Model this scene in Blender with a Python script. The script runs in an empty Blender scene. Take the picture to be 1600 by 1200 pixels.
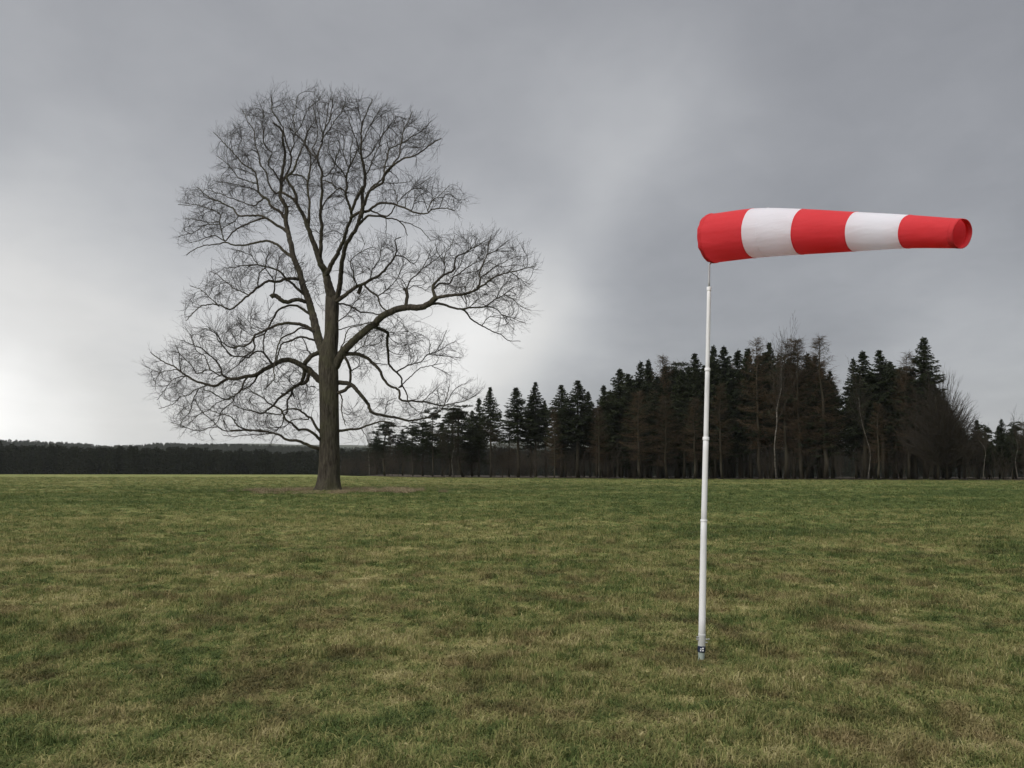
import bpy, math, random
import numpy as np
from mathutils import Vector, kdtree

random.seed(7)
rng = np.random.default_rng(11)
scene = bpy.context.scene
COL = scene.collection

# ------------------------------------------------------------------ camera
F = 1555.0                      # focal length in photo pixels (1600 wide)
HOR = 729.0                     # eye-level row
EYE = 1.6
PITCH = math.atan((HOR - 600.0) / F)
cam_d = bpy.data.cameras.new('camera')
cam_d.sensor_width = 36.0
cam_d.lens = 36.0 * F / 1600.0
cam_d.clip_start = 0.1
cam_d.clip_end = 12000.0
cam = bpy.data.objects.new('camera', cam_d)
cam.location = (0, 0, EYE)
cam.rotation_euler = (math.pi / 2 + PITCH, 0, 0)
COL.objects.link(cam)
scene.camera = cam

scene.view_settings.view_transform = 'Standard'
scene.view_settings.look = 'None'
scene.view_settings.exposure = 0.75
scene.view_settings.gamma = 1.0
scene.view_settings.use_curve_mapping = False
scene.cycles.use_denoising = True
scene.cycles.use_adaptive_sampling = True
scene.cycles.adaptive_threshold = 0.02
scene.cycles.max_bounces = 5
scene.cycles.diffuse_bounces = 2
scene.cycles.glossy_bounces = 2
scene.cycles.transmission_bounces = 4
scene.cycles.transparent_max_bounces = 4
scene.cycles.volume_bounces = 1

CT, ST = math.cos(PITCH), math.sin(PITCH)


def at(px, py, Y):
    """the point at world distance Y seen at photo pixel (px, py)"""
    v = (600.0 - py) / F
    d = Y / (CT - v * ST)
    return np.array([d * (px - 800.0) / F, Y, EYE + d * (ST + v * CT)])


def direction(px, py):
    p = at(px, py, 100.0) - np.array([0, 0, EYE])
    return p / np.linalg.norm(p)


# ------------------------------------------------------------------ node helpers
class NT:
    def __init__(self, tree):
        self.t = tree
        self.n = tree.nodes
        self.l = tree.links

    def new(self, kind, **kw):
        n = self.n.new(kind)
        for k, v in kw.items():
            setattr(n, k, v)
        return n

    def put(self, sock, v):
        if isinstance(v, bpy.types.NodeSocket):
            self.l.new(v, sock)
        elif v is not None:
            if hasattr(sock.default_value, '__len__') and len(sock.default_value) == 4 and len(v) == 3:
                v = (*v, 1.0)
            sock.default_value = v

    def math(self, op, a, b=None, c=None, clamp=False):
        n = self.new('ShaderNodeMath', operation=op, use_clamp=clamp)
        self.put(n.inputs[0], a)
        if b is not None:
            self.put(n.inputs[1], b)
        if c is not None:
            self.put(n.inputs[2], c)
        return n.outputs[0]

    def vmath(self, op, a, b=None):
        n = self.new('ShaderNodeVectorMath', operation=op)
        self.put(n.inputs[0], a)
        if b is not None:
            self.put(n.inputs[1], b)
        return n.outputs['Value'] if op in ('DOT_PRODUCT', 'LENGTH') else n.outputs[0]

    def smooth(self, v, a, b, lo=0.0, hi=1.0):
        n = self.new('ShaderNodeMapRange', interpolation_type='SMOOTHSTEP')
        self.put(n.inputs['Value'], v)
        n.inputs['From Min'].default_value = a
        n.inputs['From Max'].default_value = b
        n.inputs['To Min'].default_value = lo
        n.inputs['To Max'].default_value = hi
        return n.outputs['Result']

    def mix(self, f, a, b, blend='MIX'):
        n = self.new('ShaderNodeMix', data_type='RGBA', blend_type=blend)
        self.put(n.inputs['Factor'], f)
        self.put(n.inputs[6], a)
        self.put(n.inputs[7], b)
        return n.outputs[2]

    def noise(self, vec, scale, detail=3.0, rough=0.5, dist=0.0):
        n = self.new('ShaderNodeTexNoise')
        self.put(n.inputs['Vector'], vec)
        n.inputs['Scale'].default_value = scale
        n.inputs['Detail'].default_value = detail
        n.inputs['Roughness'].default_value = rough
        n.inputs['Distortion'].default_value = dist
        return n.outputs['Fac']

    def mapping(self, vec, scale=(1, 1, 1), loc=(0, 0, 0), rot=(0, 0, 0)):
        n = self.new('ShaderNodeMapping')
        self.put(n.inputs['Vector'], vec)
        n.inputs['Scale'].default_value = scale
        n.inputs['Location'].default_value = loc
        n.inputs['Rotation'].default_value = rot
        return n.outputs[0]

    def sep(self, vec):
        n = self.new('ShaderNodeSeparateXYZ')
        self.put(n.inputs[0], vec)
        return n.outputs

    def comb(self, x, y, z):
        n = self.new('ShaderNodeCombineXYZ')
        for i, v in enumerate((x, y, z)):
            self.put(n.inputs[i], v)
        return n.outputs[0]

    def ramp(self, f, stops):
        n = self.new('ShaderNodeValToRGB')
        el = n.color_ramp.elements
        while len(el) < len(stops):
            el.new(0.5)
        for e, (p, c) in zip(el, stops):
            e.position = p
            e.color = (*c, 1.0)
        self.put(n.inputs[0], f)
        return n.outputs[0]


def material(name):
    m = bpy.data.materials.new(name)
    m.use_nodes = True
    t = NT(m.node_tree)
    b = t.n['Principled BSDF']
    b.inputs['Roughness'].default_value = 0.8
    b.inputs['Specular IOR Level'].default_value = 0.2
    return m, t, b


# ------------------------------------------------------------------ sky and sun
SUN_AZ, SUN_EL = math.radians(-140), math.radians(40)   # azimuth from +Y towards +X: behind the camera, to the left
sun_dir = np.array([math.sin(SUN_AZ) * math.cos(SUN_EL), math.cos(SUN_AZ) * math.cos(SUN_EL), math.sin(SUN_EL)])
world = bpy.data.worlds.new('World')
scene.world = world
world.use_nodes = True
w = NT(world.node_tree)
bg = w.n['Background']
sky = w.new('ShaderNodeTexSky', sky_type='NISHITA')
sky.sun_disc = False
sky.sun_elevation = SUN_EL
sky.sun_rotation = SUN_AZ % (2 * math.pi)
SKY_STR = 0.1
bg.inputs['Strength'].default_value = SKY_STR
gen = w.new('ShaderNodeTexCoord').outputs['Generated']
d = w.vmath('NORMALIZE', gen)
dx, dy, dz = w.sep(d)
zc = w.math('ADD', w.math('MAXIMUM', dz, 0.0), 0.16)
flat = w.comb(w.math('DIVIDE', dx, zc), w.math('DIVIDE', dy, zc), 0.0)


def blob(px, py, r0, r1):
    """soft round patch of cloud: 1 inside r0 degrees of that direction, 0 outside r1"""
    dot = w.vmath('DOT_PRODUCT', warp, tuple(direction(px, py)))
    return w.math('POWER', w.math('MAXIMUM', dot, 0.0), 1.0 / math.radians(r1 * 0.5) ** 2)


wn = w.new('ShaderNodeTexNoise')
w.put(wn.inputs['Vector'], d)
wn.inputs['Scale'].default_value = 3.0
wn.inputs['Detail'].default_value = 4.0
off = w.vmath('SUBTRACT', wn.outputs['Color'], (0.5, 0.5, 0.5))
wo = w.new('ShaderNodeVectorMath', operation='SCALE')
w.put(wo.inputs[0], off)
wo.inputs['Scale'].default_value = 0.22
warp = w.vmath('NORMALIZE', w.vmath('ADD', d, wo.outputs[0]))

n1 = w.noise(w.mapping(flat, loc=(3.1, 1.7, 0)), 0.9, 5.0, 0.5, 0.4)
n2 = w.noise(w.mapping(flat, scale=(1.0, 0.55, 1), loc=(8.1, 4.7, 0), rot=(0, 0, 0.5)), 2.3, 5.0, 0.55, 0.3)
wig = w.math('SUBTRACT', n1, 0.5)
val = w.math('MULTIPLY_ADD', wig, 0.07, 0.215)
val = w.math('MULTIPLY_ADD', w.math('SUBTRACT', n2, 0.5), 0.075, val)
n3 = w.noise(w.mapping(flat, scale=(1.0, 0.8, 1), loc=(2.2, 9.1, 0), rot=(0, 0, -0.6)), 6.5, 6.0, 0.62, 0.6)
val = w.math('MULTIPLY_ADD', w.math('SUBTRACT', n3, 0.5), 0.035, val)
# the cloud deck is thin low on the left, where pale light comes through, and thickens upwards and to the right
wx, wy, wz = w.sep(warp)
thin = w.math('MULTIPLY', w.smooth(wx, -0.14, 0.13, 1.0, 0.0), w.smooth(wz, 0.10, 0.36, 1.0, 0.0))
val = w.math('ADD', val, w.math('MULTIPLY', thin, 0.18))
val = w.math('ADD', val, w.smooth(wx, -0.6, 0.5, 0.035, -0.03))
val = w.math('ADD', val, w.math('MULTIPLY', blob(-30, 770, 0.0, 7.5), 0.38))
val = w.math('ADD', val, w.math('MULTIPLY', blob(0, 320, 0.0, 8.0), 0.045))
val = w.math('ADD', val, w.math('MULTIPLY', blob(740, 480, 0.0, 8.5), 0.20))
val = w.math('ADD', val, w.math('MULTIPLY', blob(990, 210, 0.0, 8.0), 0.06))
val = w.math('ADD', val, w.math('MULTIPLY', blob(1010, 130, 0.0, 4.5), 0.03))
val = w.math('ADD', val, w.math('MULTIPLY', blob(950, 250, 0.0, 4.0), 0.04))
val = w.math('ADD', val, w.math('MULTIPLY', blob(1560, 610, 0.0, 10.0), 0.09))
val = w.math('MULTIPLY', val, 0.96)
# overcast sky brightens towards the zenith
val = w.math('ADD', val, w.smooth(dz, 0.42, 1.0, 0.0, 0.62))
val = w.math('MAXIMUM', val, 0.05)
tone = w.ramp(val, [(0.15, (0.95, 0.98, 1.06)), (0.28, (0.975, 0.992, 1.03)), (0.42, (1.008, 1.0, 0.988))])
cloud = w.mix(1.0, tone, w.comb(val, val, val), 'MULTIPLY')
sc10 = w.new('ShaderNodeVectorMath', operation='SCALE')
w.put(sc10.inputs[0], cloud)
sc10.inputs['Scale'].default_value = 1.0 / SKY_STR
w.put(bg.inputs['Color'], w.mix(0.97, sky.outputs[0], sc10.outputs[0]))

sun_l = bpy.data.lights.new('sun', 'SUN')
sun_l.energy = 1.5
sun_l.angle = math.radians(40)
sun_l.color = (1.0, 0.97, 0.93)
sun = bpy.data.objects.new('sun', sun_l)
sun.rotation_euler = Vector(-sun_dir).to_track_quat('-Z', 'Y').to_euler()
sun.location = (-20, -20, 40)
COL.objects.link(sun)


# ------------------------------------------------------------------ object helpers
def tag(o, label, cat=None, group=None, kind=None):
    o['label'] = label
    if cat:
        o['category'] = cat
    if group:
        o['group'] = group
    if kind:
        o['kind'] = kind
    return o


def empty(name, loc=(0, 0, 0)):
    o = bpy.data.objects.new(name, None)
    o.location = loc
    o.empty_display_size = 0.3
    COL.objects.link(o)
    return o


def mesh_from(name, V, faces, mat=None, smooth=False, mats=None, midx=None):
    """V (n,3); faces: an (m,k) array, or list of such arrays with different k"""
    if not isinstance(faces, list):
        faces = [faces]
    faces = [np.asarray(f, dtype=np.int32) for f in faces if len(f)]
    me = bpy.data.meshes.new(name)
    V = np.asarray(V, dtype=np.float32)
    me.vertices.add(len(V))
    me.vertices.foreach_set('co', V.ravel())
    loops = np.concatenate([f.ravel() for f in faces])
    tot = np.concatenate([np.full(len(f), f.shape[1], dtype=np.int32) for f in faces])
    start = np.concatenate([[0], np.cumsum(tot)[:-1]]).astype(np.int32)
    me.loops.add(len(loops))
    me.loops.foreach_set('vertex_index', loops)
    me.polygons.add(len(tot))
    me.polygons.foreach_set('loop_start', start)
    if smooth:
        me.polygons.foreach_set('use_smooth', np.ones(len(tot), dtype=bool))
    for m in (mats or ([mat] if mat else [])):
        me.materials.append(m)
    if midx is not None:
        me.polygons.foreach_set('material_index', np.asarray(midx, dtype=np.int32))
    me.update(calc_edges=True)
    me.validate()
    return me


def link(name, me, parent=None, loc=None):
    o = bpy.data.objects.new(name, me)
    COL.objects.link(o)
    if parent is not None:
        o.parent = parent
    if loc is not None:
        o.location = loc
    return o


def frames(P):
    """tangent and two normals along a polyline (parallel transport)"""
    P = np.asarray(P, float)
    T = np.gradient(P, axis=0)
    T /= np.linalg.norm(T, axis=1)[:, None] + 1e-9
    N = np.zeros_like(P)
    a = np.array([1.0, 0, 0]) if abs(T[0][0]) < 0.8 else np.array([0, 1.0, 0])
    n = a - T[0] * a.dot(T[0])
    n /= np.linalg.norm(n)
    for i in range(len(P)):
        n = n - T[i] * n.dot(T[i])
        n /= np.linalg.norm(n) + 1e-9
        N[i] = n
    return T, N, np.cross(T, N)


def tube(P, R, k=8, cap=True, bump=None):
    """ring tube along P with radii R -> V, quads, tris"""
    P = np.asarray(P, float)
    T, N, B = frames(P)
    ang = np.linspace(0, 2 * math.pi, k, endpoint=False)
    RR = np.asarray(R, float)[:, None] * np.ones(k)
    if bump is not None:
        RR = RR * bump(P, ang)
    V = P[:, None, :] + RR[:, :, None] * (np.cos(ang)[None, :, None] * N[:, None, :] + np.sin(ang)[None, :, None] * B[:, None, :])
    n = len(P)
    V = V.reshape(-1, 3)
    i = np.arange(n - 1)[:, None] * k
    j = np.arange(k)[None, :]
    j2 = (j + 1) % k
    Q = np.stack([i + j, i + j2, i + k + j2, i + k + j], -1).reshape(-1, 4)
    tris = np.zeros((0, 3), int)
    if cap:
        V = np.vstack([V, P[0], P[-1]])
        a, b = n * k, n * k + 1
        jj = np.arange(k)
        t1 = np.stack([np.full(k, a), (jj + 1) % k, jj], -1)
        t2 = np.stack([np.full(k, b), (n - 1) * k + jj, (n - 1) * k + (jj + 1) % k], -1)
        tris = np.vstack([t1, t2])
    return V, Q, tris


class Geo:
    def __init__(self):
        self.V, self.Q, self.T, self.n = [], [], [], 0

    def add(self, V, Q=None, T=None):
        V = np.asarray(V, float)
        self.V.append(V)
        if Q is not None and len(Q):
            self.Q.append(np.asarray(Q) + self.n)
        if T is not None and len(T):
            self.T.append(np.asarray(T) + self.n)
        self.n += len(V)

    def tube(self, P, R, k=8, cap=True, bump=None):
        self.add(*tube(P, R, k, cap, bump))

    def segs(self, A, B, ra, rb, k=3):
        """many independent prisms A->B"""
        A = np.asarray(A, float)
        B = np.asarray(B, float)
        m = len(A)
        if not m:
            return
        D = B - A
        D /= np.linalg.norm(D, axis=1)[:, None] + 1e-9
        ref = np.where(np.abs(D[:, 2:3]) < 0.9, np.array([[0, 0, 1.0]]), np.array([[1.0, 0, 0]]))
        N = np.cross(D, ref)
        N /= np.linalg.norm(N, axis=1)[:, None] + 1e-9
        M = np.cross(D, N)
        ang = np.linspace(0, 2 * math.pi, k, endpoint=False)
        off = np.cos(ang)[None, :, None] * N[:, None, :] + np.sin(ang)[None, :, None] * M[:, None, :]
        ra = np.broadcast_to(np.asarray(ra, float), (m,))
        rb = np.broadcast_to(np.asarray(rb, float), (m,))
        VA = A[:, None, :] + off * ra[:, None, None]
        VB = B[:, None, :] + off * rb[:, None, None]
        V = np.concatenate([VA, VB], 1).reshape(-1, 3)
        b = np.arange(m)[:, None] * 2 * k
        j = np.arange(k)[None, :]
        j2 = (j + 1) % k
        Q = np.stack([b + j, b + j2, b + k + j2, b + k + j], -1).reshape(-1, 4)
        self.add(V, Q)

    def mesh(self, name, mat, smooth=False):
        f = []
        if self.Q:
            f.append(np.vstack(self.Q))
        if self.T:
            f.append(np.vstack(self.T))
        return mesh_from(name, np.vstack(self.V), f, mat, smooth)


def catmull(P, step):
    """resample a polyline smoothly (any dimension)"""
    P = np.asarray(P, float)
    if len(P) < 3:
        n = max(2, int(np.linalg.norm(P[1] - P[0]) / step) + 1)
        return P[0] + (P[-1] - P[0]) * np.linspace(0, 1, n)[:, None]
    Q = np.vstack([2 * P[0] - P[1], P, 2 * P[-1] - P[-2]])
    out = []
    for i in range(1, len(Q) - 2):
        n = max(1, int(round(np.linalg.norm(Q[i + 1][:3] - Q[i][:3]) / step)))
        for t in np.arange(n) / n:
            out.append(0.5 * (2 * Q[i] + (Q[i + 1] - Q[i - 1]) * t + (2 * Q[i - 1] - 5 * Q[i] + 4 * Q[i + 1] - Q[i + 2]) * t * t
                              + (3 * Q[i] - Q[i - 1] - 3 * Q[i + 1] + Q[i + 2]) * t ** 3))
    out.append(Q[-2])
    return np.array(out)


def value_noise(n, seed):
    r = np.random.default_rng(seed)
    g = r.random((n, n))

    def f(x, y):
        xi = np.floor(x).astype(int)
        yi = np.floor(y).astype(int)
        fx = x - xi
        fy = y - yi
        fx = fx * fx * (3 - 2 * fx)
        fy = fy * fy * (3 - 2 * fy)
        a = g[xi % n, yi % n]
        b = g[(xi + 1) % n, yi % n]
        c = g[xi % n, (yi + 1) % n]
        e = g[(xi + 1) % n, (yi + 1) % n]
        return (a * (1 - fx) + b * fx) * (1 - fy) + (c * (1 - fx) + e * fx) * fy - 0.5
    return f


VN1, VN2, VN3 = value_noise(64, 1), value_noise(64, 2), value_noise(64, 3)


def sstep(x, a, b):
    t = np.clip((x - a) / (b - a), 0, 1)
    return t * t * (3 - 2 * t)


def edge_y(x):
    """distance at which the mown field ends and the wood begins"""
    return np.interp(x, [-110, -40, -15, 0, 20, 45, 70], [212, 205, 146, 136, 126, 117, 111])


def ground_z(x, y):
    x = np.asarray(x, float)
    y = np.asarray(y, float)
    near = 1 - sstep(y, 18, 40)
    z = VN1(x / 1.9, y / 1.9) * 0.05 * near + VN2(x / 0.55, y / 0.55) * 0.028 * near
    z = z + VN3(x / 9, y / 9) * 0.06 * sstep(np.hypot(x, y), 10, 30) * (1 - sstep(y, 90, 140))
    flat_ = 1 - sstep(np.hypot(x - 1.66, y - 8.55), 0.3, 1.2)
    z = z * (1 - flat_) - 0.035 * flat_
    s = y - (edge_y(x) + np.where(x < -25, -6, 32))
    fall = np.where(s > 0, s * s / (s + 25.0), 0) * 0.05
    z = z - np.minimum(fall, 6.0)
    # forested rise far behind
    rise = sstep(y, 900, 1600) * (25 + 3.0 * np.sin(x / 210.0 + 0.6) - 5.0 * np.clip((x + 300) / 900, -0.6, 1.0))
    z = z + np.where(y > 900, rise, 0)
    return z


# ------------------------------------------------------------------ ground
def grass_colour(t, blade=False):
    """meadow colours from world position, shared by the soil sheet and the tufts on it"""
    pos = t.new('ShaderNodeNewGeometry').outputs['Position']
    px, py, pz = t.sep(pos)
    p2 = t.comb(px, py, 0.0)
    big = t.noise(t.mapping(p2, scale=(0.12, 0.22, 1), rot=(0, 0, 0.15)), 1.0, 4, 0.6, 0.6)
    mid = t.noise(t.mapping(p2, scale=(1.15, 0.85, 1), loc=(5, 3, 0)), 1.0, 4, 0.6, 0.5)
    fine = t.noise(t.mapping(p2, scale=(5.0, 2.9, 1)), 1.0, 5, 0.72, 0.6)
    hue = t.noise(t.mapping(p2, scale=(1.7, 1.1, 1), loc=(31, 17, 0)), 1.0, 4, 0.65, 0.4)
    f = t.math('MULTIPLY_ADD', t.math('SUBTRACT', big, 0.5), 1.25, 0.5)
    f = t.math('MULTIPLY_ADD', t.math('SUBTRACT', mid, 0.5), 1.35, f)
    f = t.math('MULTIPLY_ADD', t.math('SUBTRACT', fine, 0.5), 2.0, f)
    pyn = t.math('MULTIPLY_ADD', t.math('SUBTRACT', big, 0.5), 50.0, py)
    # greener strip in front of the tree, dry growth closest to the camera
    strip = t.math('MULTIPLY', t.smooth(pyn, 22, 50), t.smooth(pyn, 52, 105, 1.0, 0.0))
    f = t.math('SUBTRACT', f, t.math('MULTIPLY', strip, 0.20))
    f = t.math('ADD', f, t.smooth(py, 5, 16, -0.02, -0.02))
    f = t.math('ADD', f, t.smooth(py, 84, 120, 0.0, -0.03))
    f = t.math('SUBTRACT', f, t.math('MULTIPLY', t.smooth(px, -3.0, 6.0), t.math('MULTIPLY', t.smooth(py, 10, 20), 0.10)))
    if blade:
        rnd = t.new('ShaderNodeObjectInfo').outputs['Random']
        br = t.new('ShaderNodeAttribute', attribute_name='tone').outputs['Fac']
        f = t.math('MULTIPLY_ADD', t.math('SUBTRACT', rnd, 0.5), 0.30, f)
        f = t.math('MULTIPLY_ADD', t.math('SUBTRACT', br, 0.5), 0.42, f)
    col = t.ramp(f, [(0.08, (0.056, 0.086, 0.025)), (0.36, (0.122, 0.150, 0.046)), (0.58, (0.205, 0.204, 0.076)),
                     (0.80, (0.285, 0.255, 0.110)), (0.98, (0.36, 0.32, 0.165))])
    brown = t.smooth(hue, 0.45, 0.66)
    col = t.mix(t.math('MULTIPLY', brown, t.smooth(py, 9, 42, 0.70, 0.12)), col, t.mix(f, (0.072, 0.054, 0.026), (0.205, 0.152, 0.076)))
    return col, fine


m_soil, t, b = material('meadow_soil')
c, fine = grass_colour(t)
t.put(b.inputs['Base Color'], c)
b.inputs['Roughness'].default_value = 0.95
b.inputs['Specular IOR Level'].default_value = 0.05
pos = t.new('ShaderNodeNewGeometry').outputs['Position']
bp = t.new('ShaderNodeBump')
bp.inputs['Strength'].default_value = 0.8
bp.inputs['Distance'].default_value = 0.05
t.put(bp.inputs['Height'], t.noise(pos, 9.0, 6, 0.7))
t.put(b.inputs['Normal'], bp.outputs[0])


def grid_sheet(xs_of_row, ys, nx):
    V = []
    for y in ys:
        xs = xs_of_row(y)
        V.append(np.stack([xs, np.full(nx, y)], -1))
    V = np.array(V)
    Z = ground_z(V[..., 0], V[..., 1])
    V = np.concatenate([V, Z[..., None]], -1).reshape(-1, 3)
    ny = len(ys)
    i = np.arange(ny - 1)[:, None] * nx
    j = np.arange(nx - 1)[None, :]
    Q = np.stack([i + j, i + j + 1, i + nx + j + 1, i + nx + j], -1).reshape(-1, 4)
    return V, Q


u = np.linspace(-1, 1, 301)
ux = np.sign(u) * (0.55 * np.abs(u) + 0.45 * np.abs(u) ** 5)
ys = np.concatenate([np.linspace(-40, 3, 30), 3 + np.cumsum(np.geomspace(0.07, 60, 420))])
ys = ys[ys < 6000]
V, Q = grid_sheet(lambda y: ux * np.interp(y, [-40, 3, 40, 300, 1000, 6000], [60, 18, 70, 420, 1400, 7000]), ys, len(u))
field = link('field', mesh_from('field', V, Q, m_soil, True))
tag(field, 'wide mown winter meadow of green and straw coloured grass', kind='structure')

m_floor, t, b = material('leaf_litter')
pos = t.new('ShaderNodeNewGeometry').outputs['Position']
t.put(b.inputs['Base Color'], t.ramp(t.noise(pos, 0.8, 5, 0.65), [(0.3, (0.028, 0.022, 0.014)), (0.7, (0.07, 0.05, 0.03))]))
fx = np.linspace(-34, 130, 90)
fv = np.linspace(0, 1, 24)
FV = np.array([[x, edge_y(x) + 1.0 + VN1(x / 3.0, 0.5 + x * 0) * 2.0 + v * 55.0] for v in fv for x in fx], float)
FZ = ground_z(FV[:, 0], FV[:, 1]) + 0.06
i = np.arange(len(fv) - 1)[:, None] * len(fx)
j = np.arange(len(fx) - 1)[None, :]
Q = np.stack([i + j, i + j + 1, i + len(fx) + j + 1, i + len(fx) + j], -1).reshape(-1, 4)
floor = link('forest_floor', mesh_from('forest_floor', np.column_stack([FV, FZ]), Q, m_floor, True))
tag(floor, 'dark leaf littered floor under the conifer wood', kind='structure')


# ------------------------------------------------------------------ scatter (for grass and far woods only)
def scatter(name, sources, P, rot, scl, idx):
    coll = bpy.data.collections.new(name + '_shapes')
    for s in sources:
        coll.objects.link(s)
    me = bpy.data.meshes.new(name)
    me.vertices.add(len(P))
    me.vertices.foreach_set('co', np.asarray(P, np.float32).ravel())
    for nm, ty, key, dat in (('rot', 'FLOAT_VECTOR', 'vector', rot), ('scl', 'FLOAT_VECTOR', 'vector', scl), ('idx', 'INT', 'value', idx)):
        a = me.attributes.new(nm, ty, 'POINT')
        a.data.foreach_set(key, np.asarray(dat, np.int32 if ty == 'INT' else np.float32).ravel())
    o = link(name, me)
    g = bpy.data.node_groups.new(name + '_scatter', 'GeometryNodeTree')
    g.interface.new_socket('Geometry', in_out='INPUT', socket_type='NodeSocketGeometry')
    g.interface.new_socket('Geometry', in_out='OUTPUT', socket_type='NodeSocketGeometry')
    gi, go = g.nodes.new('NodeGroupInput'), g.nodes.new('NodeGroupOutput')
    ip = g.nodes.new('GeometryNodeInstanceOnPoints')
    ci = g.nodes.new('GeometryNodeCollectionInfo')
    ci.inputs['Collection'].default_value = coll
    ci.inputs['Separate Children'].default_value = True
    ci.inputs['Reset Children'].default_value = True
    ip.inputs['Pick Instance'].default_value = True

    def attr(nm, ty):
        n = g.nodes.new('GeometryNodeInputNamedAttribute')
        n.data_type = ty
        n.inputs['Name'].default_value = nm
        return n.outputs['Attribute']
    e2r = g.nodes.new('FunctionNodeEulerToRotation')
    g.links.new(attr('rot', 'FLOAT_VECTOR'), e2r.inputs[0])
    g.links.new(gi.outputs[0], ip.inputs['Points'])
    g.links.new(ci.outputs[0], ip.inputs['Instance'])
    g.links.new(attr('idx', 'INT'), ip.inputs['Instance Index'])
    g.links.new(e2r.outputs[0], ip.inputs['Rotation'])
    g.links.new(attr('scl', 'FLOAT_VECTOR'), ip.inputs['Scale'])
    g.links.new(ip.outputs[0], go.inputs[0])
    md = o.modifiers.new('scatter', 'NODES')
    md.node_group = g
    return o


def tuft(name, mat, blades, spread, h0, h1, width, lean, seed):
    """a tuft of bent three-faceted grass blades"""
    r = np.random.default_rng(seed)
    V, T, tone = [], [], []
    for k in range(blades):
        a = r.uniform(0, 2 * math.pi)
        rad = spread * math.sqrt(r.random())
        base = np.array([rad * math.cos(a), rad * math.sin(a), -0.012])
        L = r.uniform(h0, h1)
        az = r.uniform(0, 2 * math.pi)
        th = abs(r.normal(0.35, 0.35))
        dir_ = np.array([math.cos(az), math.sin(az), 0])
        sd = np.array([-math.sin(az), math.cos(az), 0]) * width * r.uniform(0.6, 1.3) * 0.5
        p = base.copy()
        pts = [p.copy()]
        for s in range(2):
            p = p + (dir_ * math.sin(th) + np.array([0, 0, math.cos(th)])) * L / 2
            p[2] = max(p[2], 0.004)
            th += r.uniform(0.3, 1.0) * lean
            pts.append(p.copy())
        n = len(V)
        V += [pts[0] - sd, pts[0] + sd, pts[1] - sd * 0.9, pts[1] + sd * 0.9, pts[2]]
        T += [(n, n + 1, n + 3), (n, n + 3, n + 2), (n + 2, n + 3, n + 4)]
        tone += [r.random()] * 5
    me = mesh_from(name, np.array(V), np.array(T), mat)
    at_ = me.attributes.new('tone', 'FLOAT', 'POINT')
    at_.data.foreach_set('value', np.array(tone, np.float32))
    return bpy.data.objects.new(name, me)


m_grass, t, b = material('grass_blades')
c, fine = grass_colour(t, True)
b.inputs['Roughness'].default_value = 0.7
b.inputs['Specular IOR Level'].default_value = 0.12
t.put(b.inputs['Base Color'], c)
tr = t.new('ShaderNodeBsdfTranslucent')
t.put(tr.inputs['Color'], c)
mx = t.new('ShaderNodeMixShader')
mx.inputs[0].default_value = 0.25
t.l.new(b.outputs[0], mx.inputs[1])
t.l.new(tr.outputs[0], mx.inputs[2])
t.l.new(mx.outputs[0], t.n['Material Output'].inputs['Surface'])

tufts = ([tuft('grass_tuft', m_grass, 40, 0.12, 0.03, 0.078, 0.0052, 2.1, 100 + k) for k in range(6)]
         + [tuft('grass_tuft', m_grass, 46, 0.08, 0.05, 0.115, 0.0050, 1.9, 120 + k) for k in range(2)]
         + [tuft('grass_tuft', m_grass, 22, 0.09, 0.03, 0.06, 0.015, 2.0, 130)])


def wedge(n, y0, y1, half):
    y = np.sqrt(rng.uniform(y0 * y0, y1 * y1, n))
    x = rng.uniform(-1, 1, n) * half * y
    return x, y


n = 112000
Y = 4.2 * (150 / 4.2) ** rng.random(n)
X = rng.uniform(-0.72, 0.72, n) * Y
n2_ = 30000                      # the same turf to either side of the view
Y2 = 2.2 * (30 / 2.2) ** rng.random(n2_)
X2 = rng.choice([-1, 1], n2_) * (0.72 * Y2 + 5.0 * rng.random(n2_))
X, Y = np.concatenate([X, X2]), np.concatenate([Y, Y2])
S = np.maximum(1.0, (Y / 8.0) ** 0.45)
keep_px = np.hypot(X - 1.66, (Y - 8.35) * 0.6) > 0.2
keep = Y < edge_y(X) - 1
X, Y, S, keep_px = X[keep], Y[keep], S[keep], keep_px[keep]
n = len(X)
hn = 0.9 + 1.3 * VN1(X / 0.45 + 7, Y / 0.3) + 0.5 * VN2(X / 2.5, Y / 2.5 + 9)
sz = S * rng.uniform(0.75, 1.3, n)
hn = np.where(keep_px, hn, 0.3)       # trodden short round the pole
grass = scatter('grass', tufts, np.column_stack([X, Y, ground_z(X, Y)]),
                np.column_stack([rng.normal(0, 0.12, n), rng.normal(0, 0.12, n), rng.uniform(0, 6.28, n)]),
                np.column_stack([sz, sz, sz * np.clip(hn, 0.3, 1.6) / S ** 0.35]), rng.integers(0, len(tufts), n))
tag(grass, 'short matted winter grass in green, straw and brown covering the meadow', 'grass', kind='stuff')

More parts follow.
